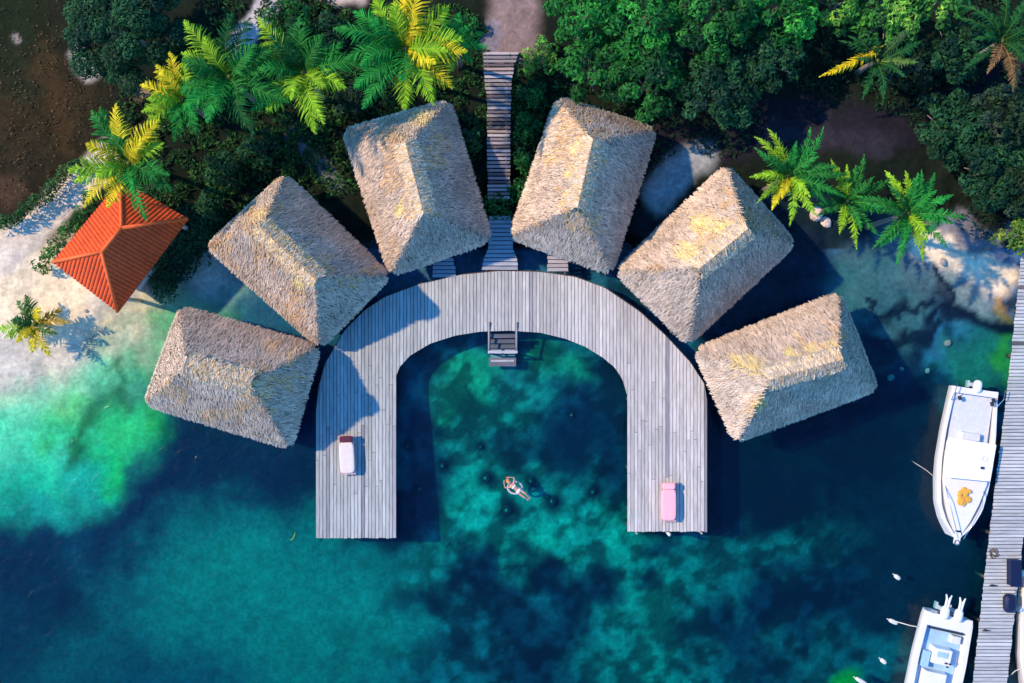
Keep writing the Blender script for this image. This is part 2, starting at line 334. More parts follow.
# ------------------------------------------------------------------ timber decks
def jit(c,a): k=random.uniform(1-a,1+a); return (c[0]*k,c[1]*k,c[2]*k)
def interp(pts,x): return float(np.interp(x,[p[0] for p in pts],[p[1] for p in pts]))
ZD=.85
outer=[(316,412),(318,390),(325,364),(345,330),(365,310),(385,297),(420,284),(460,275),(500,271),(540,272),(575,277),(605,288),(640,312),(665,335),(690,362),(705,385),(707,400)]
inner=[(395,380),(399,368),(410,356),(430,344),(455,336),(480,332),(510,331),(540,333),(565,339),(585,347),(603,358),(615,368),(623,380),(627,395)]
dk=thing('curved_deck','grey weathered horseshoe shaped timber deck standing over the water, ringed by the thatched huts','deck',P(511,300,0))
o0=Vector(dk.location)
b=MB(); x=316.; pitch=3.5
while x<706.5:
    x1=min(x+pitch-.5,707); xc=(x+x1)/2
    yt=interp(outer,xc)
    if xc<395: yb=538.5+random.uniform(-.4,.4)
    elif xc>627: yb=532+random.uniform(-.4,.4)
    else: yb=interp(inner,xc)
    cuts=[yt]
    if yb-yt>90:
        c=yt+random.uniform(50,150)
        while c<yb-25: cuts.append(c); c+=random.uniform(90,140)
    cuts.append(yb)
    for ya,yc in zip(cuts[:-1],cuts[1:]):
        k_=min(1,max(0,(xc-400)/240)); base=tuple(a_*(1-k_)+b_*k_ for a_,b_ in zip((.36,.38,.35),(.50,.475,.43))) 
        col=jit(base,.15)
        if random.random()<.06: col=jit((.27,.27,.28),.2)
        z=ZD+random.uniform(-.008,.008)
        tl=interp(outer,x)-yt if ya==yt else 0; tr_=interp(outer,x1)-yt if ya==yt else 0
        arch=395<=xc<=627 and yc==yb; bl_=interp(inner,x)-yb if arch else 0; br_=interp(inner,x1)-yb if arch else 0
        q=[P(x,yc+bl_-.35,ZD),P(x1,yc+br_-.35,ZD),P(x1,ya+tr_,ZD),P(x,ya+tl,ZD)]
        b.hexa(q,z-.04,z,col)
    x+=pitch
db=b.build('deck_boards',M['board'],dk,o0)
def wp(pts,z): return [P(a,c,z) for a,c in pts]
def beamline(b,pts,z,wd,ht,col=(1,1,1)):
    for p,q in zip(pts[:-1],pts[1:]):
        d=(q-p); ang=math.atan2(d.y,d.x); c=(p+q)/2; b.box((c.x,c.y,z),(d.length+wd*.5,wd,ht),ang,col)
b=MB()
beamline(b,wp([(319,412)]+outer[1:-1]+[(704,400)],ZD),ZD-.17,.10,.2)
beamline(b,wp([(393,380)]+[(a,c-2) for a,c in inner[1:-1]]+[(629,395)],ZD),ZD-.18,.10,.2)
for pts in ([(318,412),(318,536)],[(318,536.5),(393,536.5)],[(393,536),(393,380)],[(629,395),(629,530)],[(629,530.3),(705,530.3)],[(705,530),(705,400)],[(345,380),(345,536)],[(369,360),(369,536)],[(655,370),(655,530)],[(680,390),(680,530)]):
    beamline(b,wp(pts,ZD),ZD-.19,.10,.2)
for y in range(400,535,22):
    beamline(b,wp([(320,y),(392,y)],ZD),ZD-.37,.09,.14); beamline(b,wp([(631,y),(703,y)],ZD),ZD-.37,.09,.14)
b.build('frame',M['timber'],dk,o0)
piles=[(321,534),(357,534),(391,534),(321,470),(391,470),(391,420),(332,400),(392,385),(420,344),(455,333),(440,282),(540,276),(550,332),(590,345),(612,362),(631,400),(631,470),(631,528),(668,528),(703,528),(703,470),(703,410)]
for (a,c) in piles:
    p=P(a,c,ZD); b=MB(); b.tube([(p.x,p.y,gh(p.x,p.y)-.5),(p.x,p.y,ZD-.26)],.11); b.build('pile',M['timber'],dk,o0,True)
for i,(a,c) in enumerate([(669,534.2),(637,533.6),(702,533.6)]):
    b=MB(); p=P(a,c,.8); b.tube([(p.x,p.y,gh(p.x,p.y)-.5),(p.x,p.y,.95 if i==0 else .8)],.08 if i==0 else .055); b.build('mooring_post',M['buoy'] if i==0 else M['greytimber'],dk,o0,True)
# dark water stains on right side of the deck: damp leaf litter mats
# swim steps
st=thing('swim_steps','short timber stair with pale side rails going down from the curved deck into the bay','stair',P(502,345,0)); so=Vector(st.location)
for sx in (489,516.5):
    b=MB(); a=P(sx,322,ZD+.05); c=P(sx,353,.62); b.tube([a+Vector((0,0,.02)),c],.05); b.tube([c,Vector((c.x,c.y,-1.3))],.05); b.build('side_rail',M['greytimber'],st,so,True)
for k in range(5):
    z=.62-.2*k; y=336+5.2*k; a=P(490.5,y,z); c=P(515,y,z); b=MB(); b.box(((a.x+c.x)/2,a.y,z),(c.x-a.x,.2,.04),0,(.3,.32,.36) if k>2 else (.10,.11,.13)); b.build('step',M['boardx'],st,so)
a=P(488,352,.7); c=P(517.5,352,.7); b=MB(); b.box(((a.x+c.x)/2,a.y,.70),(c.x-a.x,.12,.06),0,(.42,.44,.46)); b.build('cross_bar',M['boardx'],st,so)
a=P(489,362,-.05); c=P(516,362,-.05); b=MB(); b.box(((a.x+c.x)/2,a.y,.04),(c.x-a.x,.42,.06),0,(.12,.13,.15)); b.box(((a.x+c.x)/2,a.y+.06,.075),(c.x-a.x-.2,.10,.03),0,(.34,.36,.36)); b.build('landing',M['boardx'],st,so)

# cross-boarded walks
def crossboards(name,label,cat,L_,R_,z,pitch,cols,vary=.2,dark=.15,piles_every=None,gap=.25,mname='boardx'):
    """L_,R_: lists of px (x,y) of left/right edge from top to bottom"""
    c0=P((L_[0][0]+R_[0][0])/2,(L_[0][1]+L_[-1][1])/2,0); c0.z=0
    t=thing(name,label,cat,c0); b=MB(); y=L_[0][1]; lx=[(p[1],p[0]) for p in L_]; rx=[(p[1],p[0]) for p in R_]
    while y<L_[-1][1]:
        y1=y+pitch*(1-gap); j0,j1=random.uniform(-.5,.5),random.uniform(-.5,.5); zz=z+random.uniform(-.01,.01)
        q=[P(interp(lx,y1)+j0,y1,z),P(interp(rx,y1)+j1,y1+random.uniform(-.1,.1),z),P(interp(rx,y)+j1,y,z),P(interp(lx,y)+j0,y,z)]
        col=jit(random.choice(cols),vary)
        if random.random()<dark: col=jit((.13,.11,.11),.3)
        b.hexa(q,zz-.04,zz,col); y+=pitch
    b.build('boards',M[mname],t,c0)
    for E,s in ((L_,4),(R_,-4)):
        b=MB(); pts=[P(p[0]+s,p[1],z) for p in E]; beamline(b,pts,z-.13,.08,.16); b.build('side_beam',M['timber'],t,c0)
    if piles_every:
        y=L_[0][1]+8
        while y<L_[-1][1]:
            for f,s in ((lx,9),(rx,-9)):
                p=P(interp(f,y)+s,y,z); b=MB(); b.tube([(p.x,p.y,gh(p.x,p.y)-.4),(p.x,p.y,z-.06)],.09); b.build('pile',M['timber'],t,c0,True)
            y+=piles_every
    return t
crossboards('garden_walkway','narrow boardwalk of grey and brown cross boards between the two central huts','walkway',
  [(483,52),(484,75),(487,100),(487,150),(488,198)],[(519,52),(514,65),(511,90),(510,150),(510,198)],.95,3.9,[(.30,.27,.27),(.34,.30,.29),(.26,.20,.17)],.3,.15,None,.34)
crossboards('entry_bridge','short flared bridge of cross boards between the small bush and the curved deck','bridge',
  [(489,216),(488,250),(484,258),(482,270.5)],[(511,216),(513,250),(517,258),(518,270.5)],.9,4.2,[(.32,.34,.36)],.15,.05,25,.2)
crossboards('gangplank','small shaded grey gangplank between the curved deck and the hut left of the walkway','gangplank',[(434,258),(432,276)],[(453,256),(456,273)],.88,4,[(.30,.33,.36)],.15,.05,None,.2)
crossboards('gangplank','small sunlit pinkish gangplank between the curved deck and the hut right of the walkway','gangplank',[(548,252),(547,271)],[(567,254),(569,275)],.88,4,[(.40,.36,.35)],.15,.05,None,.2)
crossboards('pier','long straight pier of pale grey cross boards along the right edge of the picture','pier',
  [(1021.5,258),(1010,368),(989,540),(973,683),(966,745)],[(1056,258),(1044,368),(1023,540),(1007,683),(1000,745)],.95,3.5,[(.46,.47,.44),(.41,.43,.41)],.12,.012,45,.2)

# ------------------------------------------------------------------ thatched huts
def hut(cs,rs,label,ze=1.95,zr=5.25,gold=0.3,tan=(.56,.44,.33),goldpatch=None,seed=0):
    r_=np.random.default_rng(100+seed)
    c=[np.array(P(*p,ze)) for p in cs]; r=[np.array(P(*p,zr)) for p in rs]
    ctr=sum(c)/4; base=Vector((ctr[0],ctr[1],0))
    t=thing('thatched_hut',label,'hut',base,'thatched huts round the curved deck')
    # rounded eave outline
    faces=[([c[0],c[1]],[r[0],r[0]]),([c[1],c[2]],[r[0],r[1]]),([c[2],c[3]],[r[1],r[1]]),([c[3],c[0]],[r[1],r[0]])]
    b=MB(); bl=MB()
    for fi,(e,q) in enumerate(faces):
        e0,e1=e; q0,q1=q
        # solid slab, subdivided
        nu,nv=14,8; vs=[]; 
        for j in range(nv+1):
            for i in range(nu+1):
                u=i/nu; v=j/nv; p=(e0*(1-u)+e1*u)*(1-v)+(q0*(1-u)+q1*u)*v
                p=p.copy(); k_=.20*abs(2*u-1)**14*(1-v)**2; dc=ctr-p; dc[2]=0; p+=dc/np.linalg.norm(dc)*k_; p[2]+=.02*math.sin(v*math.pi)+r_.normal(0,.012)-.02
                vs.append(p)
        fs=[(j*(nu+1)+i,j*(nu+1)+i+1,(j+1)*(nu+1)+i+1,(j+1)*(nu+1)+i) for j in range(nv) for i in range(nu)]
        n0=len(vs); vs+= [v-np.array([0,0,.3]) for v in vs[:nu+1]]
        fs+=[(i+1,i,n0+i,n0+i+1) for i in range(nu)]
        b.add(vs,fs,(1,1,1))
        nrm=np.cross(e1-e0,(q0+q1)/2-(e0+e1)/2); nrm/=np.linalg.norm(nrm)
        if nrm[2]<0: nrm=-nrm
        down=-np.array([0,0,1.]); down=down-nrm*down.dot(nrm); down/=np.linalg.norm(down); lat=np.cross(nrm,down)
        area=np.linalg.norm(e1-e0)*np.linalg.norm((q0+q1)/2-(e0+e1)/2)*(.5 if fi%2==0 else .75)
        n=int(area*300); u=r_.random(n*2); v=r_.random(n*2)
        wl=np.linalg.norm(e1-e0); wt=np.linalg.norm(q1-q0)
        keep=r_.random(n*2)<(1-v*(1-wt/wl)); u=u[keep][:n]; v=v[keep][:n]
        # course layering: snap the tips into rough rows
        rows=9; vr=np.floor(v*rows)/rows+r_.random(len(v))*.075; v=np.where(r_.random(len(v))<.25,vr,v)
        ne=int(wl*80); u=np.concatenate([u,r_.random(ne)]); v=np.concatenate([v,r_.random(ne)*.05]); n=len(u); 
        U=u[:,None];Vv=v[:,None]
        p=(e0*(1-U)+e1*U)*(1-Vv)+(q0*(1-U)+q1*U)*Vv; dc=ctr[None,:]-p; dc[:,2]=0; dc/=np.linalg.norm(dc,axis=1)[:,None]; p=p+dc*(.20*np.abs(2*u-1)**14*(1-v)**2)[:,None]; p[:,2]+=.02*np.sin(v*np.pi)
        big=.6*np.array(fbm(p[:,0]*1.3,p[:,1]*1.3,3,seed+fi*3.))-.3
        Ln=r_.uniform(.28,.62,n); wd=r_.uniform(.008,.021,n); lift=r_.uniform(.02,.12,n)
        d=down+lat*r_.normal(0,.22,n)[:,None]+nrm*r_.uniform(-.08,.01,n)[:,None]; d/=np.linalg.norm(d,axis=1)[:,None]
        roll=r_.normal(0,.06,n)[:,None]; side=np.cross(d,nrm); side/=np.linalg.norm(side,axis=1)[:,None]; up=np.cross(side,d)
        side=side*np.cos(roll)+up*np.sin(roll)
        a0=p+nrm*lift[:,None]-d*Ln[:,None]*.6; a1=p+nrm*(lift*.8)[:,None]+d*Ln[:,None]*.4
        a1[:,2]-=np.where(v<.06,r_.uniform(0,.12,n),0)
        W=wd[:,None]
        Q=np.stack([a0-side*W*.7,a0+side*W*.7,a1+side*W,a1-side*W],1)
        tone=r_.uniform(.72,1.28,n)*(1+big*.9)
        col=np.array(tan)[None,:]*tone[:,None]
        gm=(fbm(p[:,0]*.9+5,p[:,1]*.9,3,seed+2.)+.35*(v-.4)>.70-.20*gold)&(r_.random(n)<.5)
        col[gm]=col[gm]*np.array([1.25,1.0,.62])
        if goldpatch:
            for gx,gy,gr in goldpatch:
                gp=np.array(P(gx,gy,(ze+zr)/2+.6)); dd=np.hypot(p[:,0]-gp[0],p[:,1]-gp[1]); k=(dd<gr*1.2*(.5+.7*r_.random(n)))&(r_.random(n)<.85)
                col[k]=np.array([.85,.64,.26])*r_.uniform(.75,1.2,k.sum())[:,None]
        dk_=r_.random(n)<.04; col[dk_]*=.4
        hi=r_.random(n)<.05; col[hi]=np.array([.62,.53,.42])
        bl.quads(Q,np.clip(col,.01,.9))
    rf=b.build('roof',M['thatch_base'],t,base)
    bl.build('thatch',M['thatch'],rf,base)
    # ridge cap: a saddle of bound fronds laid over the ridge
    rc=MB(); A,B=r; ax=(B-A); LA=np.linalg.norm(ax); ax/=LA; side=np.cross(ax,[0,0,1.]); side/=np.linalg.norm(side)
    A2=A-ax*.12; LB=LA+.24; ns=int(LB/.16)
    prof=[(-.58,-.62),(-.44,-.34),(-.22,-.05),(0,.06),(.22,-.05),(.44,-.34),(.58,-.62)]
    for k in range(ns):
        s0=LB*k/ns; s1=LB*(k+1)/ns+.02; hh=.27+r_.uniform(-.012,.012); wj=1+r_.uniform(-.14,.14)
        vs=[]
        for s_ in (s0,(s0+s1)/2,s1):
            bump=.006 if s_==(s0+s1)/2 else 0
            for (w_,z_) in prof: vs.append(A2+ax*s_+side*w_*wj+np.array([0,0,z_+hh+bump]))
        m_=len(prof); fs=[(j*m_+i,j*m_+i+1,(j+1)*m_+i+1,(j+1)*m_+i) for j in range(2) for i in range(m_-1)]
        kcol=np.array([.48,.38,.26])*r_.uniform(.8,1.15); rc.add(vs,fs,tuple(kcol))
    n=2200; s_=r_.random(n)*LB; sg=np.where(r_.random(n)<.5,-1,1); w0=r_.random(n)*.30
    p0=A2+ax*s_[:,None]+side*(sg*w0)[:,None]; p0[:,2]+=.36-w0*.9+r_.uniform(0,.04,n)
    Ln=r_.uniform(.18,.42,n); dv=side[None,:]*sg[:,None]*.72+np.array([0,0,-.69])+ax*r_.normal(0,.3,n)[:,None]+np.array([0,0,1.])*r_.uniform(0,.25,n)[:,None]
    p1=p0+dv*Ln[:,None]; wv=(ax*.018)[None,:]+np.array([0,0,1.])*r_.normal(0,.012,n)[:,None]
    col=np.array([.64,.51,.36])*r_.uniform(.6,1.25,n)[:,None]; k=r_.random(n)<gold; col[k]*=np.array([1.2,1.0,.6])
    rc.quads(np.stack([p0-wv,p0+wv,p1+wv,p1-wv],1),col)
    rc.build('ridge_cap',M['thatch'],rf,base)
    # posts, platform
    cc=[Vector(p) for p in c]; cen=Vector(ctr)
    fl=[cen+(p-cen)*.74 for p in cc]
    area=sum(fl[i].x*fl[(i+1)%4].y-fl[(i+1)%4].x*fl[i].y for i in range(4))
    if area<0: fl=fl[::-1]
    b=MB(); b.hexa([(p.x,p.y) for p in fl],.72,.84,(.24,.22,.21)); b.build('platform',M['board'],t,base)
    for p in fl:
        q=cen+(p-cen)*.94; b=MB(); b.tube([(q.x,q.y,gh(q.x,q.y)-.4),(q.x,q.y,2.9)],.09); b.build('post',M['timber'],t,base,True)
    b=MB()
    for i in range(4):
        p,q=fl[i],fl[(i+1)%4]; p=cen+(p-cen)*.92; q=cen+(q-cen)*.92; d=q-p; b.box(((p+q)/2).to_tuple()[:2]+(1.75,),(d.length,.06,1.7),math.atan2(d.y,d.x),(1,1,1))
    b.build('wall',M['timber'],t,base)
    return t
hut([(144,404),(180,307),(319,347),(290,448)],[(188,366),(250,382)],'thatched hut at the lower left with an almost level ridge, nearest the beach',gold=.35,tan=(.57,.45,.335),seed=1)
hut([(206,246),(284,174),(390,276),(320,347)],[(263,229),(316,278)],'thatched hut second from the left, its ridge sloping down to the right',gold=.6,seed=2,goldpatch=[(258,215,.35),(300,282,.3)])
hut([(343,130),(449,100),(491,240),(391,275)],[(407,146),(424,212)],'thatched hut just left of the boardwalk with a palm over its far edge',gold=.3,seed=3,goldpatch=[(420,112,.5),(399,210,.3)])
hut([(558,97),(656,129),(611,273),(510,237)],[(592,143),(578,206)],'thatched hut just right of the boardwalk with a long golden streak by its ridge',gold=.3,seed=4,goldpatch=[(578,150,.32),(573,175,.32),(568,200,.3)],tan=(.60,.47,.345))
hut([(727,165),(796,243),(688,344),(616,271)],[(745,231),(700,268)],'thatched hut beside the spiky palms on the right with yellow new thatch at its ridge',gold=.25,seed=5,goldpatch=[(705,222,.5),(688,252,.5),(722,228,.4)],tan=(.60,.47,.345))
hut([(840,293),(878,389),(736,442),(695,350)],[(838,360),(770,379)],'thatched hut at the lower right with a yellow streak above its ridge',gold=.2,seed=6,goldpatch=[(790,352,.25),(810,350,.25),(830,346,.22),(755,366,.4),(740,362,.3),(762,405,.3)],tan=(.61,.48,.355))

# ------------------------------------------------------------------ pavilion with orange tiles
def pavilion():
    ze,zr=2.65,4.4
    W,Nn,E,S=[np.array(P(*p,ze)) for p in ((53,262),(121,181),(188,219),(118,312))]; R0,R1=[np.array(P(*p,zr)) for p in ((122,228),(102,252))]
    ctr=(W+Nn+E+S)/4; base=Vector((ctr[0],ctr[1],gh(ctr[0],ctr[1]))); t=thing('tiled_pavilion','small beach pavilion with a bright orange ribbed tile roof under a leaning palm','pavilion',base)
    rt=MB()
    def face(e0,e1,q0,q1):
        nrm=np.cross(e1-e0,(q0+q1)/2-e0); nrm/=np.linalg.norm(nrm); nrm*=np.sign(nrm[2])
        ed=(e1-e0); Lw=np.linalg.norm(ed); ed/=Lw; nk=max(6,int(Lw/.185)); up=(q0+q1)/2-(e0+e1)/2; up=up-ed*up.dot(ed); 
        a0=(q0-e0).dot(ed); a1=(q1-e0).dot(ed)
        sub=6
        def top(s):
            if s<a0: return s/a0
            if s>a1: return (Lw-s)/(Lw-a1)
            return 1.
        vs=[];fs=[];n=nk*sub
        for i in range(n+1):
            s=Lw*i/n; ph=(i%sub)/sub; hgt=.055*abs(math.sin(math.pi*ph))**.8 if i%sub else 0
            tp=top(s); vs.append(e0+ed*s+nrm*hgt); vs.append(e0+ed*s+up*tp+nrm*hgt)
        for i in range(n):
            col=jit((.64,.078,.012),.08) if i%sub else (.40,.07,.015)
            rt.add([vs[2*i],vs[2*i+2],vs[2*i+3],vs[2*i+1]],[(0,1,2,3)],col)
        rt.add([e0,e1,e1-np.array([0,0,.1]),e0-np.array([0,0,.1])],[(0,1,2,3)],(.35,.06,.015))
    face(W,Nn,R1,R0); face(Nn,E,R0,R0); face(E,S,R0,R1); face(S,W,R1,R1)
    rf=rt.build('roof',M['tile'],t,base)
    for a,c in ((R0,R1),(W,R1),(Nn,R0),(E,R0),(S,R1)):
        b=MB(); u=np.array([0,0,.05]); b.tube([a+u,c+u],.085,8,(.70,.12,.025)); b.build('ridge_tile',M['tile'],rf,base,True)
    b=MB(); cc=[Vector(v) for v in (W,S,E,Nn)]; cen=Vector(ctr)
    for p in cc:
        q=cen+(p-cen)*.8; b=MB(); b.tube([(q.x,q.y,base.z-.2),(q.x,q.y,2.75)],.1); b.build('column',M['plaster'],t,base,True)
    b=MB(); fl=[cen+(p-cen)*.66 for p in cc]; b.hexa([(p.x,p.y) for p in fl],base.z-.3,base.z+.12); b.build('floor',M['plaster'],t,base)
pavilion()

# ------------------------------------------------------------------ leaves, trees
def leaves(mb,lumps,dens,size,cols,r_,flat=.6,minz=None):
    """lumps: (x,y,z,rx,rz). leaf quads in the shell of every lump"""
    for (x,y,z,R,Rz,ci) in lumps:
        n=int(dens*R*R*9); d=r_.normal(size=(n,3)); d[:,2]=np.abs(d[:,2])*1.0-.25; d/=np.linalg.norm(d,axis=1)[:,None]
        rad=r_.uniform(.55,1.06,n)**.6
        p=np.array([x,y,z])+d*np.array([R,R,Rz])*rad[:,None]
        nr=d+r_.normal(0,.55,(n,3)); nr[:,2]+=flat; nr/=np.linalg.norm(nr,axis=1)[:,None]
        t=np.cross(nr,r_.normal(size=(n,3))); t/=np.linalg.norm(t,axis=1)[:,None]; s=np.cross(nr,t)
        L_=size*r_.uniform(.6,1.4,n)[:,None]; W_=L_*.42
        Q=np.stack([p-t*L_,p-s*W_+t*L_*.1,p+t*L_,p+s*W_+t*L_*.1],1)
        base=np.array(cols[ci%len(cols)]); c=base[None,:]*r_.uniform(.5,1.6,n)[:,None]*np.array([1,1,1])
        y_=r_.random(n)<.1; c[y_]*=np.array([1.6,1.25,.8])
        mb.quads(Q,np.clip(c,.003,.8))
def tree(px_,py_,rpx,ztop,cols,label,name='broadleaf_tree',cat='tree',dens=60,size=.11,group=None,nl=None,seed=0,branch=True,fill=1.0):
    r_=np.random.default_rng(500+seed)
    zc=max(ztop*.62,ztop-1.8); c=P(px_,py_,zc); R=rpx/F*(H-zc); gz=gh(c.x,c.y); base=Vector((c.x,c.y,gz))
    t=thing(name,label,cat,base,group)
    b=MB(); k=random.uniform(-.2,.2)
    tr=max(.05,R*.055)
    b.tube([(c.x+k,c.y+k*.5,gz-.3),(c.x+k*.5,c.y,gz+(zc-gz)*.5),(c.x,c.y,zc)],[tr*1.3,tr,tr*.7],8)
    if branch:
        for q in range(5):
            a=q*1.26+random.random(); b.tube([(c.x,c.y,gz+(zc-gz)*.55),(c.x+math.cos(a)*R*.35,c.y+math.sin(a)*R*.35,zc),(c.x+math.cos(a)*R*.7,c.y+math.sin(a)*R*.7,zc+.4)],[tr*.6,tr*.4,tr*.2],6)
    b.build('trunk',M['trunk'],t,base,True)
    lumps=[]; nl=nl or int(10+R*R*4.2)
    for i in range(nl):
        rr=math.sqrt((i+.5)/nl)*R*.86; a=i*2.39996+r_.uniform(-.4,.4); rr*=r_.uniform(.9,1.1)
        lr=r_.uniform(.2,.36)*(R**.5)*1.1; dome=math.sqrt(max(0,1-(rr/R)**2))
        lumps.append((c.x+math.cos(a)*rr,c.y+math.sin(a)*rr,gz+.3+(ztop-gz-.5)*(.35+.6*dome)+r_.uniform(-.35,.25)-.2,lr,lr*.9,r_.integers(0,99)))
    m=MB(); leaves(m,lumps,dens,size,cols,r_); m.build('crown',M['leaf'],t,base)
    return t
DG=[(.016,.075,.030),(.010,.045,.024),(.024,.10,.036),(.012,.055,.022)]
MG=[(.018,.13,.024),(.010,.065,.022),(.03,.20,.034),(.014,.09,.02)]
BG=[(.025,.24,.035),(.016,.13,.024),(.05,.34,.045),(.02,.17,.028)]
VG=[(.10,.34,.05),(.05,.22,.03),(.16,.40,.05),(.03,.14,.03)]
KG=[(.012,.035,.016),(.02,.05,.022),(.03,.07,.04),(.010,.028,.014)]
G1='broadleaf trees massed along the top of the picture'
tree(126,30,66,5.2,DG,'large round dark green tree alone at the top left, with small dense leaves',dens=130,size=.095,seed=1)
spec=[(585,16,40,5.0,BG,'bright green tree touching the top edge, just right of the brown path'),
(645,18,48,5.6,BG,'second bright green tree along the top edge from the brown path'),
(712,16,48,5.8,MG,'mid green tree on the top edge, between two brighter green ones'),
(776,8,44,5.2,BG,'bright green tree on the top edge, left of the gap above the yellow frond'),
(592,68,36,4.2,MG,'mid green tree right behind the hut on the right of the boardwalk'),
(648,80,44,4.8,MG,'mid green tree in the second row above the pale sand patch'),
(712,92,44,4.6,DG,'dark green tree at the front of the mass, edging the dark path'),
(765,62,38,4.4,DG,'dark green tree at the right end of the second row, left of the yellow frond'),
(838,4,30,4.6,VG,'small vivid green tree on the top edge, above the yellow frond'),
(888,16,38,4.8,VG,'vivid green tree on the top edge, right above the tip of the yellow frond'),
(938,2,28,4.8,VG,'small vivid yellow green tree, rightmost of the bright ones on the top edge'),
(908,58,34,3.4,KG,'low dark tree under the vivid green ones, right of the yellow frond'),
(950,52,32,3.6,DG,'dark green tree left of the drooping palm at the top right'),
(948,128,38,3.2,DG,'dark low tree at the right end of the dark path'),
(1000,120,38,3.6,KG,'very dark tree against the right edge, below the drooping palm'),
(988,172,40,3.2,DG,'dark pale speckled tree above the right hand beach'),
(1020,190,26,3.4,KG,'dark tree cut by the right edge, just above the yellow green shrub')]
for i,(a,c,r,z,cl,lb) in enumerate(spec): tree(a,c,r,z,cl,lb,group=G1,seed=10+i,size=.12,dens=66)
tree(1016,236,20,2.6,[(.14,.26,.03),(.08,.18,.03),(.2,.3,.04)],'yellow green shrub at the right edge over the top of the pier','shrub','shrub',seed=40,size=.1)
tree(540,58,20,2.0,VG,'bright green shrub at the bend of the brown path, right of the boardwalk','shrub','shrub',seed=41,size=.1)
tree(498,206,14,1.75,[(.03,.13,.03),(.02,.08,.02)],'small green shrub growing through the lower end of the boardwalk','shrub','shrub',seed=42,size=.08,branch=False)
G2='low shrubs beside the boardwalk'
for i,(a,c,r,lb) in enumerate([(533,95,16,'green shrub right of the boardwalk, nearest to the bright green shrub'),(527,128,14,'green shrub right of the boardwalk, halfway down it'),(524,160,12,'small green shrub right of the boardwalk, third from its top'),(519,190,12,'lowest green shrub right of the boardwalk, next to the hut eave'),
    (464,30,16,'green shrub left of the brown path and beside the tall palm'),(470,140,12,'dark green shrub left of the boardwalk, next to the hut roof')]):
    tree(a,c,r,1.7,MG if i<5 else DG,lb,'shrub','shrub',seed=50+i,size=.09,group=G2,branch=False)
for i,(a,c,r,cl,z,lb) in enumerate([(288,18,24,MG,2.4,'green shrub at the top edge between two palms, beside the pale path'),(330,30,18,DG,2.0,'dark green shrub behind the tall palms, below the small sand patch'),(258,150,22,DG,1.8,'dark shrub in the shade straight above the hut with the sloping ridge'),(352,100,18,KG,1.6,'very dark shrub above the far corner of the hut under the palm'),(222,170,18,DG,1.8,'dark shrub between the tiled pavilion and the huts, nearest to the young yellow palm')]):
    tree(a,c,r,z,cl,lb,'shrub','shrub',seed=60+i,size=.1,branch=False)
def hedge(pts,wpx,ztop,cols,label,seed,dens=60):
    r_=np.random.default_rng(800+seed); P0=[P(a,c,ztop*.7) for a,c in pts]; mid=sum(P0,Vector())/len(P0); base=Vector((mid.x,mid.y,gh(mid.x,mid.y)))
    t=thing('hedge',label,'hedge',base,'clipped hedges'); lumps=[];b=MB()
    for p,q in zip(P0[:-1],P0[1:]):
        n=max(2,int((q-p).length/.22))
        for i in range(n):
            s=p.lerp(q,i/n); w_=wpx/20/2
            for _ in range(2):
                lumps.append((s.x+r_.uniform(-w_,w_)*.6,s.y+r_.uniform(-w_,w_)*.6,gh(s.x,s.y)+ztop*.45+r_.uniform(-.1,.12),w_*.62,ztop*.4,r_.integers(0,9)))
            if i%4==0: b.tube([(s.x,s.y,base.z-.3),(s.x+.05,s.y,base.z+ztop*.6)],.03,6)
    b.build('stem',M['trunk'],t,base)
    m=MB(); leaves(m,lumps,dens,.08,cols,r_); m.build('foliage',M['leaf'],t,base)
hedge([(2,226),(20,218),(45,195),(72,172),(84,158)],17,1.1,[(.03,.12,.03),(.02,.07,.02),(.06,.14,.03)],'green hedge along the far side of the pale path, left of it',1)
hedge([(40,268),(58,245),(78,220),(98,192)],17,1.2,[(.04,.17,.03),(.02,.09,.02),(.07,.2,.03)],'green hedge between the pale path and the tiled pavilion',2)
hedge([(160,284),(172,262),(188,238),(206,204)],42,1.2,DG,'dark shaded hedge between the tiled pavilion and the thatched huts',3)

# ------------------------------------------------------------------ palms
def frond_mesh(L_,droop,width,col,seed,n=22,segs=1,stiff=.9):
    r_=random.Random(seed); b=MB(); pts=[]
    el=stiff
    p=Vector((0,0,0)); K=10
    bend=r_.uniform(-.35,.35)*L_*.5
    for k in range(K+1):
        pts.append(p+Vector((0,bend*(k/K)**2,0))); a=el-droop*(k/K)**1.3; p=p+Vector((math.cos(a),0,math.sin(a)))*L_/K
    b.tube(pts,[.028*(1-.75*k/K) for k in range(K+1)],5,(col[0]*1.3+.05,col[1]*1.1+.04,col[2]))
    for i in range(n):
        s=.10+.9*i/(n-1); k=min(K-1,int(s*K)); f=s*K-k; p=pts[k].lerp(pts[k+1],f); t=(pts[k+1]-pts[k]).normalized(); up=t.cross(Vector((0,1,0))); 
        if up.z<0: up=-up
        ll=width*math.sin(min(1,(s*1.02)**.75)*math.pi*.90+.18)*r_.uniform(.75,1.25)
        for sg in (-1,1):
            if r_.random()<.06: continue
            out=(Vector((0,sg,0))*.86+t*(.45+.55*s+r_.uniform(-.22,.25))).normalized()+up*r_.uniform(-.02,.30); out.normalize()
            w=t*.030+Vector((0,0,r_.uniform(-.018,.018)))
            p1=p+out*ll*.55+Vector((0,0,-.02)); p2=p+out*ll-Vector((0,0,ll*.42*r_.uniform(.5,1.5)))
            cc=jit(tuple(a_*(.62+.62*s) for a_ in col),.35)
            b.add([p-w,p+w,p1+w*1.1,p1-w*1.1,p2+w*.25,p2-w*.25],[(0,1,2,3),(3,2,4,5)],cc)
    return b
FC=0
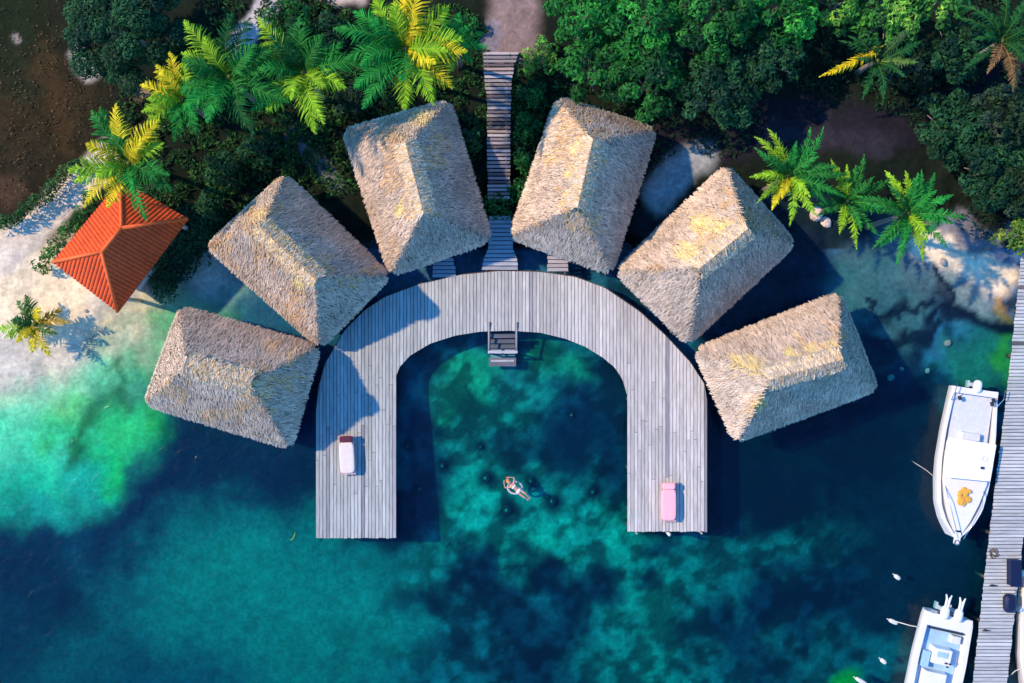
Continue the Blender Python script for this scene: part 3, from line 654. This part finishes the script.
def palm(px_,py_,z,R,fr,label,name='palm_tree',group='palms in the garden',lean=(0,0),n=None,stiff=.75,droop=1.25,width=None,a0=0,hide=()):
    """fr: list of colours cycled through by angle"""
    global FC
    top=P(px_,py_,z); bx,by=top.x+lean[0],top.y+lean[1]; gz=gh(bx,by); base=Vector((bx,by,gz)); t=thing(name,label,'palm',base,group)
    b=MB(); tt=Vector((top.x,top.y,z)); pts=[Vector((bx,by,gz-.3)),Vector((bx,by,gz)).lerp(tt,.35)+Vector((lean[0]*.15,lean[1]*.15,0)),Vector((bx,by,gz)).lerp(tt,.7)+Vector((lean[0]*.1,lean[1]*.1,0)),tt]
    b.tube(pts,[.16,.12,.10,.11],9); b.build('trunk',M['trunk'],t,base,True)
    b=MB(); b.ell(tt+Vector((0,0,.05)),(.16,.16,.22),8,6,(.15,.2,.05)); b.build('crown_shaft',M['leaf'],t,base,True)
    n=int((n or 13)*1.35)
    for k in range(n):
        ang=a0+2*math.pi*k/n+random.uniform(-.16,.16); inner_=(k%3==2)
        col=fr(ang%(2*math.pi),k); L_=R*random.uniform(.78,1.14)*(0.75 if inner_ else 1.0)
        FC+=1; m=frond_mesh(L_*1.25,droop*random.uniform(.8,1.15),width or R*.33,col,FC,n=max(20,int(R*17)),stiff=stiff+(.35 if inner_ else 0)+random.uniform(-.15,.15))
        o=m.build('frond',M['leaf'],t); o.location=tt-base+Vector((math.cos(ang)*.08,math.sin(ang)*.08,.05)); o.rotation_euler=(random.uniform(-.25,.25),0,ang)
    return t
Gn=(.018,.25,.035); G_=(.022,.20,.03); Dn=(.012,.10,.022); Ye=(.62,.54,.02); Yg=(.24,.46,.022); Or=(.36,.16,.03); Br=(.22,.13,.05)
def sel(lst): return lambda a,k: jit(lst[int(a/(2*math.pi)*len(lst))%len(lst)],.18)
# colours by direction: E, NE, N, NW, W, SW, S, SE
palm(130,164,4.6,2.1,sel([Yg,Ye,G_,Ye,Yg,Ye,Gn,G_]),'palm with yellow and green fronds leaning over the orange tiled pavilion',n=14,lean=(-.6,.5))
palm(184,100,4.3,1.7,sel([Gn,Yg,Ye,Ye,Yg,Gn,Gn,G_]),'young palm with several yellow fronds just above the palm over the pavilion',n=12)
palm(230,78,5.6,2.2,sel([G_,Dn,Yg,Yg,G_,Gn,Dn,G_]),'slender green palm with few fronds between the young yellow palm and the pale path',n=12)
palm(304,74,5.2,2.2,sel([Gn,G_,Dn,Yg,Gn,Yg,Yg,Yg]),'green palm right of the pale path with narrow yellowish lower fronds',n=12,a0=.2)
palm(406,50,5.8,2.4,sel([Yg,Ye,Yg,Gn,Gn,Gn,Yg,Ye]),'large bright green and yellow palm hanging over the hut left of the boardwalk',n=16,a0=.35)
palm(456,44,4.2,1.2,sel([Gn,Gn,Yg,Gn]),'small bright green palm between the large yellow green palm and the brown path',n=9)
palm(36,324,1.15,1.3,sel([(.40,.26,.02),Ye,(.05,.15,.03),(.03,.14,.03),Yg,Ye,Ye,(.04,.13,.03)]),'small sparse yellow and dark green palm standing alone on the beach',n=9,a0=0.05,stiff=.45,droop=.9,group=None,width=.42)
palm(788,176,4.6,1.9,sel([G_,Gn,Yg,G_,Yg,Ye,Yg,Gn]),'spiky green palm with yellow lower fronds, touching a thatched hut',n=15,width=.36)
palm(846,202,3.8,1.7,sel([G_,G_,Yg,Dn,G_,Yg,G_,Gn]),'smallest of three spiky palms on the right, between the two larger ones',n=13,width=.34)
palm(906,214,4.8,1.95,sel([Gn,Gn,Yg,G_,G_,Gn,Yg,Gn]),'green palm at the head of the right hand beach, rightmost of three',n=15,width=.36)
palm(1000,42,4.8,2.0,sel([Dn,Dn,Dn,Dn,Dn,Br,Br,Dn]),'dark drooping palm in the top right corner with brown hanging fronds',n=12,droop=1.6,width=.35)
# lone yellow frond of a leaning palm
t_=palm(876,62,3.9,1.6,sel([Dn,(.04,.10,.03),Dn,Dn,Dn,Dn,Dn,(.10,.2,.04)]),'dark leaning palm in the shade with one bright yellow frond pointing down to the left',n=8,a0=.4,lean=(.4,.5),width=.32)
for a_,pp,ln in ((math.radians(213),(886,44),3.3),):
    m_=frond_mesh(ln,.5,.36,(.72,.56,.015),991,n=36,stiff=.15); o_=m_.build('frond',M['leaf'],t_); o_['label']='bright yellow frond'
    o_.location=P(*pp,4.3)-Vector(t_.location); o_.rotation_euler=(0,0,a_)

# ------------------------------------------------------------------ low ground cover (uncountable)
def cover(name,zones,cols,n_per,size,seed,label,hgt=.35):
    r_=np.random.default_rng(seed); mb=MB()
    for (x,y,r) in zones:
        n=int(n_per*r*r/100); a=r_.random(n)*6.283; q=np.sqrt(r_.random(n))*r
        X=x+np.cos(a)*q; Y=y+np.sin(a)*q; nz=fbm(X/9,Y/9,3,seed*.7); k=nz>.42; X=X[k];Y=Y[k]; n=len(X)
        wx_=(X-512)/F*H; wy_=(341.5-Y)/F*H; z=hfield(X,Y); ok=z>.02; wx_,wy_,z,nz=wx_[ok],wy_[ok],z[ok],nz[k][ok]; n=len(z)
        p=np.stack([wx_,wy_,z+r_.random(n)*hgt*(nz-.3)*2.2+.05],1); nr=r_.normal(0,.5,(n,3)); nr[:,2]+=1; nr/=np.linalg.norm(nr,axis=1)[:,None]
        t=np.cross(nr,r_.normal(size=(n,3))); t/=np.linalg.norm(t,axis=1)[:,None]; s=np.cross(nr,t); L_=size*r_.uniform(.6,1.5,n)[:,None]
        Q=np.stack([p-t*L_,p-s*L_*.35,p+t*L_,p+s*L_*.35],1); c=np.array(cols)[r_.integers(0,len(cols),n)]*r_.uniform(.5,1.5,n)[:,None]
        mb.quads(Q,c)
    o=mb.build(name,M['leaf']); o['kind']='stuff'; o['label']=label; o['category']='ground cover'
cover('ground_cover',[(260,190,60),(330,150,50),(200,200,50),(240,260,30),(300,110,45),(380,90,40),(460,120,45),(470,200,28),(540,120,40),(535,190,22),(520,80,22),(450,50,40),(330,60,50),(250,110,60),(170,150,45),(200,60,30),(150,110,30),(230,15,20),(300,20,40),(480,240,14)],
  [(.012,.055,.016),(.02,.085,.02),(.014,.04,.014),(.04,.12,.02)],95,.11,3,'dark green low plants covering the beds between the huts and palms')
cover('ground_cover',[(900,85,45),(960,100,60),(820,60,40),(620,110,70),(720,120,40),(840,40,60),(1000,40,60),(980,215,26)],
  [(.012,.045,.018),(.02,.06,.02),(.014,.03,.014)],55,.10,4,'dark green undergrowth below the trees at the upper right')
cover('dry_grass',[(20,30,70),(30,110,60),(60,150,50),(70,90,50),(10,180,40)],
  [(.05,.055,.02),(.10,.07,.025),(.03,.05,.016),(.16,.10,.05)],14,.06,5,'brownish dry grass on the bare ground at the left edge',.12)

# ------------------------------------------------------------------ sun loungers
def lounger(px_,py_,rz,label,cush,headm,framem,pillowlab):
    c=P(px_,py_,1.2); t=thing('sun_lounger',label,'sun lounger',(c.x,c.y,ZD+.01),'sun loungers on the deck',rz)
    W,Ln=.74,1.92
    b=MB(); 
    for s in (-1,1): b.box((s*(W/2-.03),0,.30),(.06,Ln,.07))
    for k in range(9): b.box((0,-Ln/2+.03+k*(Ln-.06)/8,.305),(W-.12,.05,.03))
    b.build('frame',M[framem],t)
    for sx in (-1,1):
        for sy in (-1,1): b=MB(); b.box((sx*(W/2-.05),sy*(Ln/2-.14),.133),(.06,.06,.262)); b.build('leg',M[framem],t)
    b=MB(); b.ell((0,-.12,.40),(W/2-.01,Ln/2-.20,.075),20,10,pw=.35); b.build('mattress',M[cush],t,smooth=False)
    b=MB(); b.ell((0,Ln/2-.17,.44),(W/2-.05,.155,.09),16,8,pw=.4); o=b.build('pillow',M[headm],t); o['label']=pillowlab
    return t
lounger(347,455,math.radians(3),'cream sun lounger with a dark maroon head cushion on the left arm of the deck','cream','maroon','pinkframe','dark maroon head cushion')
lounger(668.5,502,0,'plain pink sun lounger near the end of the right arm of the deck','pink','pink','pinkframe','pink head cushion')

# ------------------------------------------------------------------ boats
def hull(mb,Ln,prof,h0,h1,draft=.35,rim=.14,floor=.38,col=(1,1,1)):
    K=28; secs=[]
    for k in range(K+1):
        s=k/K; w=float(np.interp(s,[p[0] for p in prof],[p[1] for p in prof])); h=h0+(h1-h0)*s**1.6; y=s*Ln
        fz=min(floor+(.0 if s<.6 else (s-.6)*1.1*(h-floor)),h-.05); ri=min(rim,w*.6)
        kl=-draft*(1-max(0,(s-.6)/.4)**2)
        half=[(0,kl),(w*.82,-draft*.25+ max(0,s-.6)*.5),(w*.97,h*.6),(w,h-.06),(w-.03,h),(w-ri,h),(w-ri-.02,fz),(0,fz+.01)]
        secs.append([(x,y,z) for x,z in half]+[(-x,y,z) for x,z in half[::-1][1:-1]])
    m=len(secs[0]); vs=[v for s in secs for v in s]; fs=[]
    for k in range(K):
        for i in range(m): fs.append((k*m+i,k*m+(i+1)%m,(k+1)*m+(i+1)%m,(k+1)*m+i))
    fs.append(tuple(range(m))[::-1]); mb.add(vs,fs,col)
def outboard(parent,x,y,mname,tilt=0.0,sc_=1.0):
    b=MB(); b.ell((x,y-.22*sc_,.95),(.19*sc_,.33*sc_,.22),14,8,pw=.7); o=b.build('outboard_motor',M[mname],parent,smooth=True)
    c=MB(); c.box((x,y-.30*sc_,.45),(.12,.18,.8)); c.box((x,y-.32*sc_,-.1),(.08,.34,.3)); c.build('motor_leg',M['outbg'],o)
    c=MB(); c.box((x,y-.02,.70),(.26,.16,.34)); c.build('bracket',M['dark'],o)
    if tilt:
        for s in (-1,1): c=MB(); c.tube([(x+s*.05,y-.45,1.0),(x+s*.07,y-.9,1.02),(x+s*.14,y-1.12,1.0)],[.07,.06,.035],8); c.build('propeller_guard',M['outb'],o,smooth=True)
def heading(stern,bow,z):
    a,b_=P(*stern,z),P(*bow,z); d=b_-a; return a,d.length,math.atan2(d.y,d.x)-math.pi/2
# boat one
a,Ln,rz=heading((976.5,389),(955,537),.9)
t=thing('motor_boat','all white motor boat beside the pier with yellow cloths on its bow','boat',(a.x,a.y,0),'motor boats at the pier',rz)
b=MB(); hull(b,Ln,[(0,1.12),(.08,1.18),(.3,1.32),(.5,1.36),(.65,1.28),(.8,1.10),(.9,.76),(.96,.42),(1,.16)],.85,1.15,rim=.16,floor=.5); b.build('hull',M['gel'],t,smooth=False)
b=MB(); pts=[(-1.06,3.15),(1.06,3.15),(1.04,4.6),(.80,5.6),(.48,6.5),(.2,7.05),(-.2,7.05),(-.48,6.5),(-.80,5.6),(-1.04,4.6)]
b.hexa(pts,.5,1.16); b.build('foredeck',M['gel'],t)
b=MB(); b.box((0,1.7,.70),(1.95,2.75,.06)); b.build('cockpit_floor',M['gelgrey'],t)
b=MB(); b.box((0,.16,.82),(2.1,.30,.34)); b.build('transom_bench',M['gel'],t)
b=MB(); q=[(1.08,2.62),(1.16,3.0),(1.1,4.2),(.9,4.55),(-.95,4.4),(-1.08,4.1),(-1.1,2.62)]
b=MB(); b.hexa([(-1.02,2.55),(1.30,2.50),(1.36,2.75),(1.33,4.1),(1.08,4.45),(-.98,4.35)],1.48,1.56); hd=b.build('hard_top',M['canvas'],t)
for x_,y_ in ((-.9,2.7),(1.0,2.7),(-.9,4.2),(.95,4.2)): b=MB(); b.tube([(x_,y_,.75),(x_,y_,1.48)],.025,6); b.build('top_support',M['metal'],hd)
for x_,y_ in ((-.55,3.3),): b=MB(); b.tube([(x_+.13*math.cos(k*.7),y_+.13*math.sin(k*.7),1.58) for k in range(10)],.02,5); b.build('hatch',M['gelgrey'],hd)
b=MB(); b.box((-.5,3.75,1.59),(.16,.12,.06)); b.build('lamp_housing',M['dark'],hd)
b=MB(); b.box((0,2.35,.90),(1.0,.4,.34),0,(1,1,1),.85); b.build('console',M['gelgrey'],t)
outboard(t,0,.10,'outb',sc_=1.0)
b=MB(); b.box((0,Ln-.05,1.13),(.30,.66,.06)); b.build('bow_platform',M['gel'],t)
b=MB(); b.tube([(.12*math.cos(k*.63),Ln+.22+.12*math.sin(k*.63),1.18) for k in range(11)],.03,6); b.build('anchor_roller',M['metal'],t)
for s in (-1,1): b=MB(); b.tube([(s*.95,4.9,1.15),(s*.80,5.6,1.5),(s*.42,6.6,1.55),(s*.12,7.3,1.5)],.018,6); b.build('bow_rail',M['metal'],t,smooth=True)
b=MB()
for k in range(11): b.ell((random.uniform(-.28,.25),random.uniform(4.95,5.65),1.2+random.random()*.08),(random.uniform(.10,.2),random.uniform(.12,.26),.03),9,6,jit=.22)
b.build('yellow_cloth_pile',M['yellow'],t) ; 
for x_,y_ in ((-.85,.45),(-.8,.62),(.8,.55)): b=MB(); b.box((x_,y_,1.02),(.14,.2,.1),.4); b.build('cleat_fitting',M['dark'],t)
for s in (-1,1): b=MB(); b.tube([(s*1.14,.7,.9),(s*1.2,.3,1.3),(s*1.18,-.15,1.35)],.018,6); b.build('rod_holder',M['metal'],t)
def openboat(stern,bow,label,Ln=7.6,group='motor boats at the pier',flip=False):
    a,_,rz=heading(stern,bow,.8); t=thing('motor_boat',label,'boat',(a.x,a.y,0),group,rz)
    b=MB(); hull(b,Ln,[(0,1.18),(.04,1.25),(.3,1.33),(.55,1.30),(.75,1.0),(.9,.52),(1,.06)],.8,1.1,rim=.26,floor=.42); b.build('hull',M['gel'],t)
    b=MB(); b.box((0,3.05,.46),(1.86,4.7,.05)); b.build('cockpit_floor',M['bluedeck'],t)
    b=MB(); b.box((0,.34,.62),(2.3,.62,.40)); b.build('transom_deck',M['gel'],t)
    b=MB(); b.box((0,.76,.75),(1.75,.08,.12)); b.build('bench_back',M['dark'],t)
    b=MB(); b.box((.05,2.0,.76),(.95,.85,.62),0,(1,1,1),.88); cn=b.build('console',M['gel'],t)
    b=MB(); b.box((0.1,1.88,1.10),(.5,.26,.06)); b.build('windscreen',M['bluedeck'],cn)
    for k in range(3): b=MB(); b.ell((-.35+.1*k,2.25+.16*(k%2),1.12),(.08,.05,.04),8,6); b.build('gauge',M['dark'],cn)
    b=MB(); b.box((.12,3.25,.72),(1.15,.9,.5),0,(1,1,1),.9); b.build('seat',M['gel'],t)
    b=MB(); b.box((-.55,1.1,.66),(.45,.4,.35),0,(1,1,1),.9); b.build('cool_box',M['gelgrey'],t)
    b=MB(); b.box((.72,2.3,.70),(.3,.8,.4)); b.build('side_locker',M['bluedeck'],t)
    b=MB(); b.hexa([(-1.0,5.4),(1.0,5.4),(.62,6.5),(.12,7.35),(-.12,7.35),(-.62,6.5)],.8,1.07); b.build('foredeck',M['gel'],t)
    for x_ in (-.32,.36): outboard(t,x_,.08,'outb',tilt=1,sc_=1.0)
    return t
openboat((950,616),(918,760),'white open boat with pale blue cockpit and two outboard motors at the bottom right')
bt3=openboat((1050,575),(1043,720),'white boat beyond the pier, only its side showing at the right edge')

# ropes, buoys
def rope(pts,label,r=.022,name='mooring_rope',grp='mooring ropes'):
    b=MB(); V_=[Vector(p) for p in pts]; c=V_[0].copy(); b.tube(V_,r,6); o=b.build(name,M['rope'],None,c,True); tag(o,label,'rope',grp); return o
rope([P(924,628,.8),P(910,625.5,.45),P(896,621.5,.1)],'pale rope from the open boat to the white float on its left')
rope([P(938,480,.8),P(926,470,.4),P(915,463,.02),P(912,461,-.3)],'thin rope running into the water from the left side of the all white boat',.012)
rope([P(1010,676,.6),P(1015,671,.6),P(1022,668,.7),P(1030,668,.8)],'curved rope between the pier and the boat at the right edge')
BG_='white floats beside the open boat'
def buoy(px_,py_,rz,label,L_=.36):
    c=P(px_,py_,0); t=thing('mooring_buoy',label,'buoy',(c.x,c.y,.03),BG_,rz)
    b=MB(); b.ell((0,0,0),(L_/2,.11,.11),12,8,pw=.75); b.build('float_body',M['buoy'],t,smooth=True)
    b=MB(); b.tube([(-L_/2-.1,.0,.0),(-L_/2+.02,0,.02)],.03,6); b.build('rope_eye',M['rope'],t)
buoy(897,577,math.radians(-38),'white float farthest up the picture, level with the open boat motors')
buoy(893,621.5,math.radians(-25),'white float tied to the open boat by a pale rope',.5)
buoy(883,661,math.radians(-40),'white float left of the open boat, below the one on the rope')
buoy(861,681,math.radians(-30),'white float cut by the bottom edge, left of the others',.7)

# pier furniture
c=P(1013,572,1.1); t=thing('dock_box','navy blue rectangular dock box on the right side of the pier','box',(c.x,c.y,.96))
b=MB(); b.box((0,0,.2),(.48,1.25,.4),0,(1,1,1),.96); b.build('body',M['navy'],t); b=MB(); b.box((0,0,.43),(.52,1.29,.06)); b.build('lid',M['navy'],t)
c=P(1009,602,1.1); t=thing('storage_tub','navy blue rounded tub on the pier with a pale bar at its end','tub',(c.x,c.y,.96))
b=MB(); b.ell((0,-.05,.2),(.30,.46,.2),20,8,pw=.6); b.build('body',M['navy'],t,smooth=True); b=MB(); b.box((0,.50,.1),(.6,.07,.12)); b.build('bar',M['buoy'],t); b=MB(); b.ell((0,-.05,.38),(.22,.36,.04),16,6,pw=.6); b.build('lid',M['navy'],t,smooth=True)
c=P(994,553,1.); b=MB()
for k in range(20): a_=k*.62; r=.06+.008*k+.03*(k%3); b.tube([(r*math.cos(a_),r*math.sin(a_),.03+.001*k),(( r+.012)*math.cos(a_+.55),(r+.012)*math.sin(a_+.55),.03)],.03,5)
tag(b.build('rope_coil',M['timber'],None,(0,0,0)),'brown coil of rope lying on the left side of the pier','rope').location=(c.x,c.y,.96)
for px_,py_,lb in ((985,630,'small dark cleat on the pier beside the motors of the open boat'),(992,585,'small dark cleat on the middle of the pier, left of the navy tub')):
    c=P(px_,py_,.95); t=thing('cleat',lb,'cleat',(c.x,c.y,.955),'cleats on the pier'); b=MB(); b.box((0,0,.04),(.12,.08,.08)); b.build('base',M['dark'],t); b=MB(); b.tube([(-.17,0,.1),(0,0,.09),(.17,0,.1)],.03,6); b.build('horn',M['dark'],t)
for px_,py_,lb in ((1018,574,'white round fender hanging off the pier, beside the navy rectangular box'),(1017,609,'white round fender hanging off the pier, beside the navy rounded tub')):
    c=P(px_,py_,.7); b=MB(); b.ell((0,0,0),(.16,.16,.2),12,8); b.tube([(0,0,.18),(-.1,0,.32)],.02,5); o=b.build('fender',M['buoy'],None,(0,0,0),True); o.location=(c.x+.12,c.y,.72); tag(o,lb,'fender','fenders on the pier')

# ------------------------------------------------------------------ coral heads in the bay, rocks
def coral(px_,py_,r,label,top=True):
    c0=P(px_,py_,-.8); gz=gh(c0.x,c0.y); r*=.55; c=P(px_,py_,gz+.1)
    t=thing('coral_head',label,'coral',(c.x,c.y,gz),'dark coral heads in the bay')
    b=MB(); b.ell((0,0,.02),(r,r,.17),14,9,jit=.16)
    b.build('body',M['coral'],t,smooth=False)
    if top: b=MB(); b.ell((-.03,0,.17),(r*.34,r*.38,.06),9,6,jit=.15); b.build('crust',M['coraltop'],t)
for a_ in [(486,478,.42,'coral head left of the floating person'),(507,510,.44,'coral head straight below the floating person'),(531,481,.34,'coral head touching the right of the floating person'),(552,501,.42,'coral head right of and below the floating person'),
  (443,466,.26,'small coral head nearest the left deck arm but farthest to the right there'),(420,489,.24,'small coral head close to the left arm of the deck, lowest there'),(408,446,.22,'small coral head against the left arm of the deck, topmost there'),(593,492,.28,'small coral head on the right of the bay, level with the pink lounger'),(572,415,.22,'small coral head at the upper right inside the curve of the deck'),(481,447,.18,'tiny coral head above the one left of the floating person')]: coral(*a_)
def rock(px_,py_,r,mn,label,zs=.6):
    c=P(px_,py_,.2); gz=gh(c.x,c.y); b=MB(); b.ell((0,0,r*zs*.4),(r,r*.8,r*zs),10,7,jit=.13); o=b.build('rock',M[mn],None,(0,0,0)); o.location=(c.x,c.y,gz); o.rotation_euler=(0,0,random.random()*3); tag(o,label,'rock','rocks on the shore')
rock(817,214,.38,'palerock','large pale pinkish rock between the two left spiky palms on the right',1.2)
rock(827,222,.32,'palerock','smaller pale rock just below the large pinkish one')
rock(943,262,.2,'rock','dark rock on the right hand beach below the green palm')
rock(87,311,.12,'rock','small dark stone on the sand left of the tiled pavilion tip')
rock(951,343,.2,'rock','grey stone in the reef shallows, nearest to the stern of the all white boat')
rock(932,371,.16,'rock','grey stone in dark water left of the all white boat stern')
rock(896,378,.2,'rock','grey stone in dark water right of the lower right hut')
rock(906,369,.12,'rock','small brown stone in dark water between two grey stones')
c=P(291,540,0); b=MB(); b.tube([(0,0,.02),(.12,.1,.04),(.2,.28,.03),(.22,.42,.02)],[.01,.03,.03,.005],5,(.3,.42,.06)); b.tube([(.12,.1,.04),(-.02,.0,.03)],.02,5,(.3,.42,.06)); o=b.build('floating_leaf',M['leaf'],None,(0,0,0),True); o.location=(c.x,c.y,.01); tag(o,'thin yellow green leaf floating left of the end of the left deck arm','leaf')

# ------------------------------------------------------------------ person on a ring float
def person():
    hd=P(509.5,482.5,.2); ft=P(528,499,.2); d=(ft-hd); rz=math.atan2(d.y,d.x)
    t=thing('person','person in white swimwear floating face up on a ring, arms raised around the head','person',(hd.x,hd.y,.16),None,rz); t.scale=(.86,.95,.95)
    # local +X runs from head to feet, lying on the back, z up
    Vt=[];E_=[];R_=[]
    def v(x,y,z,r,par=None):
        Vt.append((x,y,z)); R_.append(r if isinstance(r,tuple) else (r,r)); i=len(Vt)-1
        if par is not None: E_.append((par,i))
        return i
    pel=v(.66,0,.06,(.145,.10)); wa=v(.50,0,.09,(.115,.09),pel); ch=v(.32,0,.11,(.145,.10),wa); sh=v(.20,0,.11,(.12,.08),ch); nk=v(.12,0,.12,.05,sh)
    h1=v(.05,0,.14,.078,nk); h2=v(-.04,0,.15,.090,h1); h3=v(-.10,0,.14,.065,h2); 
    for s in (-1,1):
        hp=v(.74,s*.09,.05,.085,pel); kn=v(1.10,s*.10+.03,.12 if s>0 else .06,.055,hp); cf=v(1.22,s*.09+.03,.07,.05,kn); an=v(1.42,s*.06+.03,.0,.033,cf); hl=v(1.47,s*.06+.03,.0,.034,an); v(1.50,s*.08+.03,.12,.022,hl)
        so_=v(.19,s*.15,.11,.055,sh); el=v(.02,s*.36,.10,.036,so_); wr=v(-.20,s*.22,.13,.025,el); pm=v(-.26,s*.16,.13,(.036,.016),wr)
        for q,(dx,dy,ll) in enumerate(((-.9,-.35,.07),(-.75,-.55,.08),(-.55,-.75,.075),(-.3,-.9,.06))):
            k1=v(-.26+dx*.05,s*(.16+dy*.05),.13,.009,pm); k2=v(-.26+dx*(.05+ll*.5),s*(.16+dy*(.05+ll*.5)),.135,.008,k1); v(-.26+dx*(.05+ll),s*(.16+dy*(.05+ll)),.12,.007,k2)
        th=v(-.27,s*.20,.14,.010,pm); v(-.30,s*.215,.15,.008,th)
    me=bpy.data.meshes.new('body'); me.from_pydata(Vt,E_,[]); o=bpy.data.objects.new('body',me); COL.objects.link(o); o.parent=t
    me.materials.append(M['skin'])
    sk=o.modifiers.new('skin','SKIN'); 
    for i,r in enumerate(R_): me.skin_vertices[0].data[i].radius=r; me.skin_vertices[0].data[i].use_root=(i==0)
    sk.use_smooth_shade=True; sb=o.modifiers.new('sub','SUBSURF'); sb.levels=2; sb.render_levels=2
    def part(n,m_,f,sm=True): b=MB(); f(b); return b.build(n,M[m_],t,smooth=sm)
    part('hair','hair',lambda b:(b.ell((-.08,0,.10),(.10,.105,.10),14,9,jit=.04),b.ell((-.15,0,.03),(.12,.13,.05),12,7,jit=.1)))
    part('nose','skin',lambda b:b.ell((-.005,0,.245),(.022,.013,.018),8,6))
    part('mouth','maroon',lambda b:b.ell((.035,0,.222),(.008,.022,.006),8,6))
    for s in (-1,1):
        part('eye','dark',lambda b:b.ell((-.035,s*.033,.232),(.010,.014,.006),8,6)); part('ear','skin',lambda b:b.ell((-.02,s*.092,.14),(.028,.012,.016),8,6))
    part('swim_bottoms','swim',lambda b:b.ell((.70,0,.06),(.13,.165,.115),16,10)); part('swim_top','swim',lambda b:b.ell((.34,0,.125),(.065,.15,.098),16,10))
    # ring
    c=P(515,488,.1); t2=thing('ring_float','pale inflatable ring float under the back of the floating person','float',(c.x,c.y,0.0))
    b=MB(); n=28; b.tube([(.36*math.cos(2*math.pi*k/n),.30*math.sin(2*math.pi*k/n),.03) for k in range(n+1)],.045,10,cap=False); b.build('ring',M['vinyl'],t2,smooth=True)
    b=MB(); n=28; b.tube([(.30*math.cos(2*math.pi*k/n),.25*math.sin(2*math.pi*k/n),.075) for k in range(n+1)],.012,5,cap=False); b.build('grab_rope',M['pinkframe'],t2,smooth=True)
person()

# ------------------------------------------------------------------ light, sky, camera
az=Vector((-.96,.28,0)).normalized(); el=math.radians(42)
sd=Vector((az.x*math.cos(el),az.y*math.cos(el),math.sin(el)))
sun=bpy.data.lights.new('sun','SUN'); sun.energy=2.7; sun.angle=math.radians(1.0); sun.color=(1,.76,.52)
so=bpy.data.objects.new('sun',sun); COL.objects.link(so); so.rotation_euler=sd.to_track_quat('Z','Y').to_euler(); so.location=(0,0,60)
wd=bpy.data.worlds.new('World'); sc.world=wd; wd.use_nodes=True; nt=wd.node_tree; bg=nt.nodes['Background']
sky=nt.nodes.new('ShaderNodeTexSky'); sky.sky_type='NISHITA'; sky.sun_disc=False; sky.sun_elevation=el; sky.sun_rotation=math.atan2(sd.x,sd.y); sky.air_density=1.0; sky.dust_density=.0; sky.ozone_density=10
tn=nt.nodes.new('ShaderNodeMix'); tn.data_type='RGBA'; tn.blend_type='MULTIPLY'; tn.inputs[0].default_value=1; tn.inputs[7].default_value=(.50,1.0,1.20,1); nt.links.new(sky.outputs[0],tn.inputs[6]); nt.links.new(tn.outputs[2],bg.inputs[0]); bg.inputs[1].default_value=.15
cam=bpy.data.cameras.new('camera'); co=bpy.data.objects.new('camera',cam); COL.objects.link(co); co.location=(0,0,H); cam.sensor_width=36; cam.lens=F/1024*36; cam.clip_end=3000; cam.clip_start=.5
sc.camera=co
sc.view_settings.view_transform='Standard'; sc.view_settings.look='None'; sc.view_settings.gamma=1; sc.view_settings.exposure=1.1
sc.cycles.max_bounces=6; sc.cycles.transparent_max_bounces=12
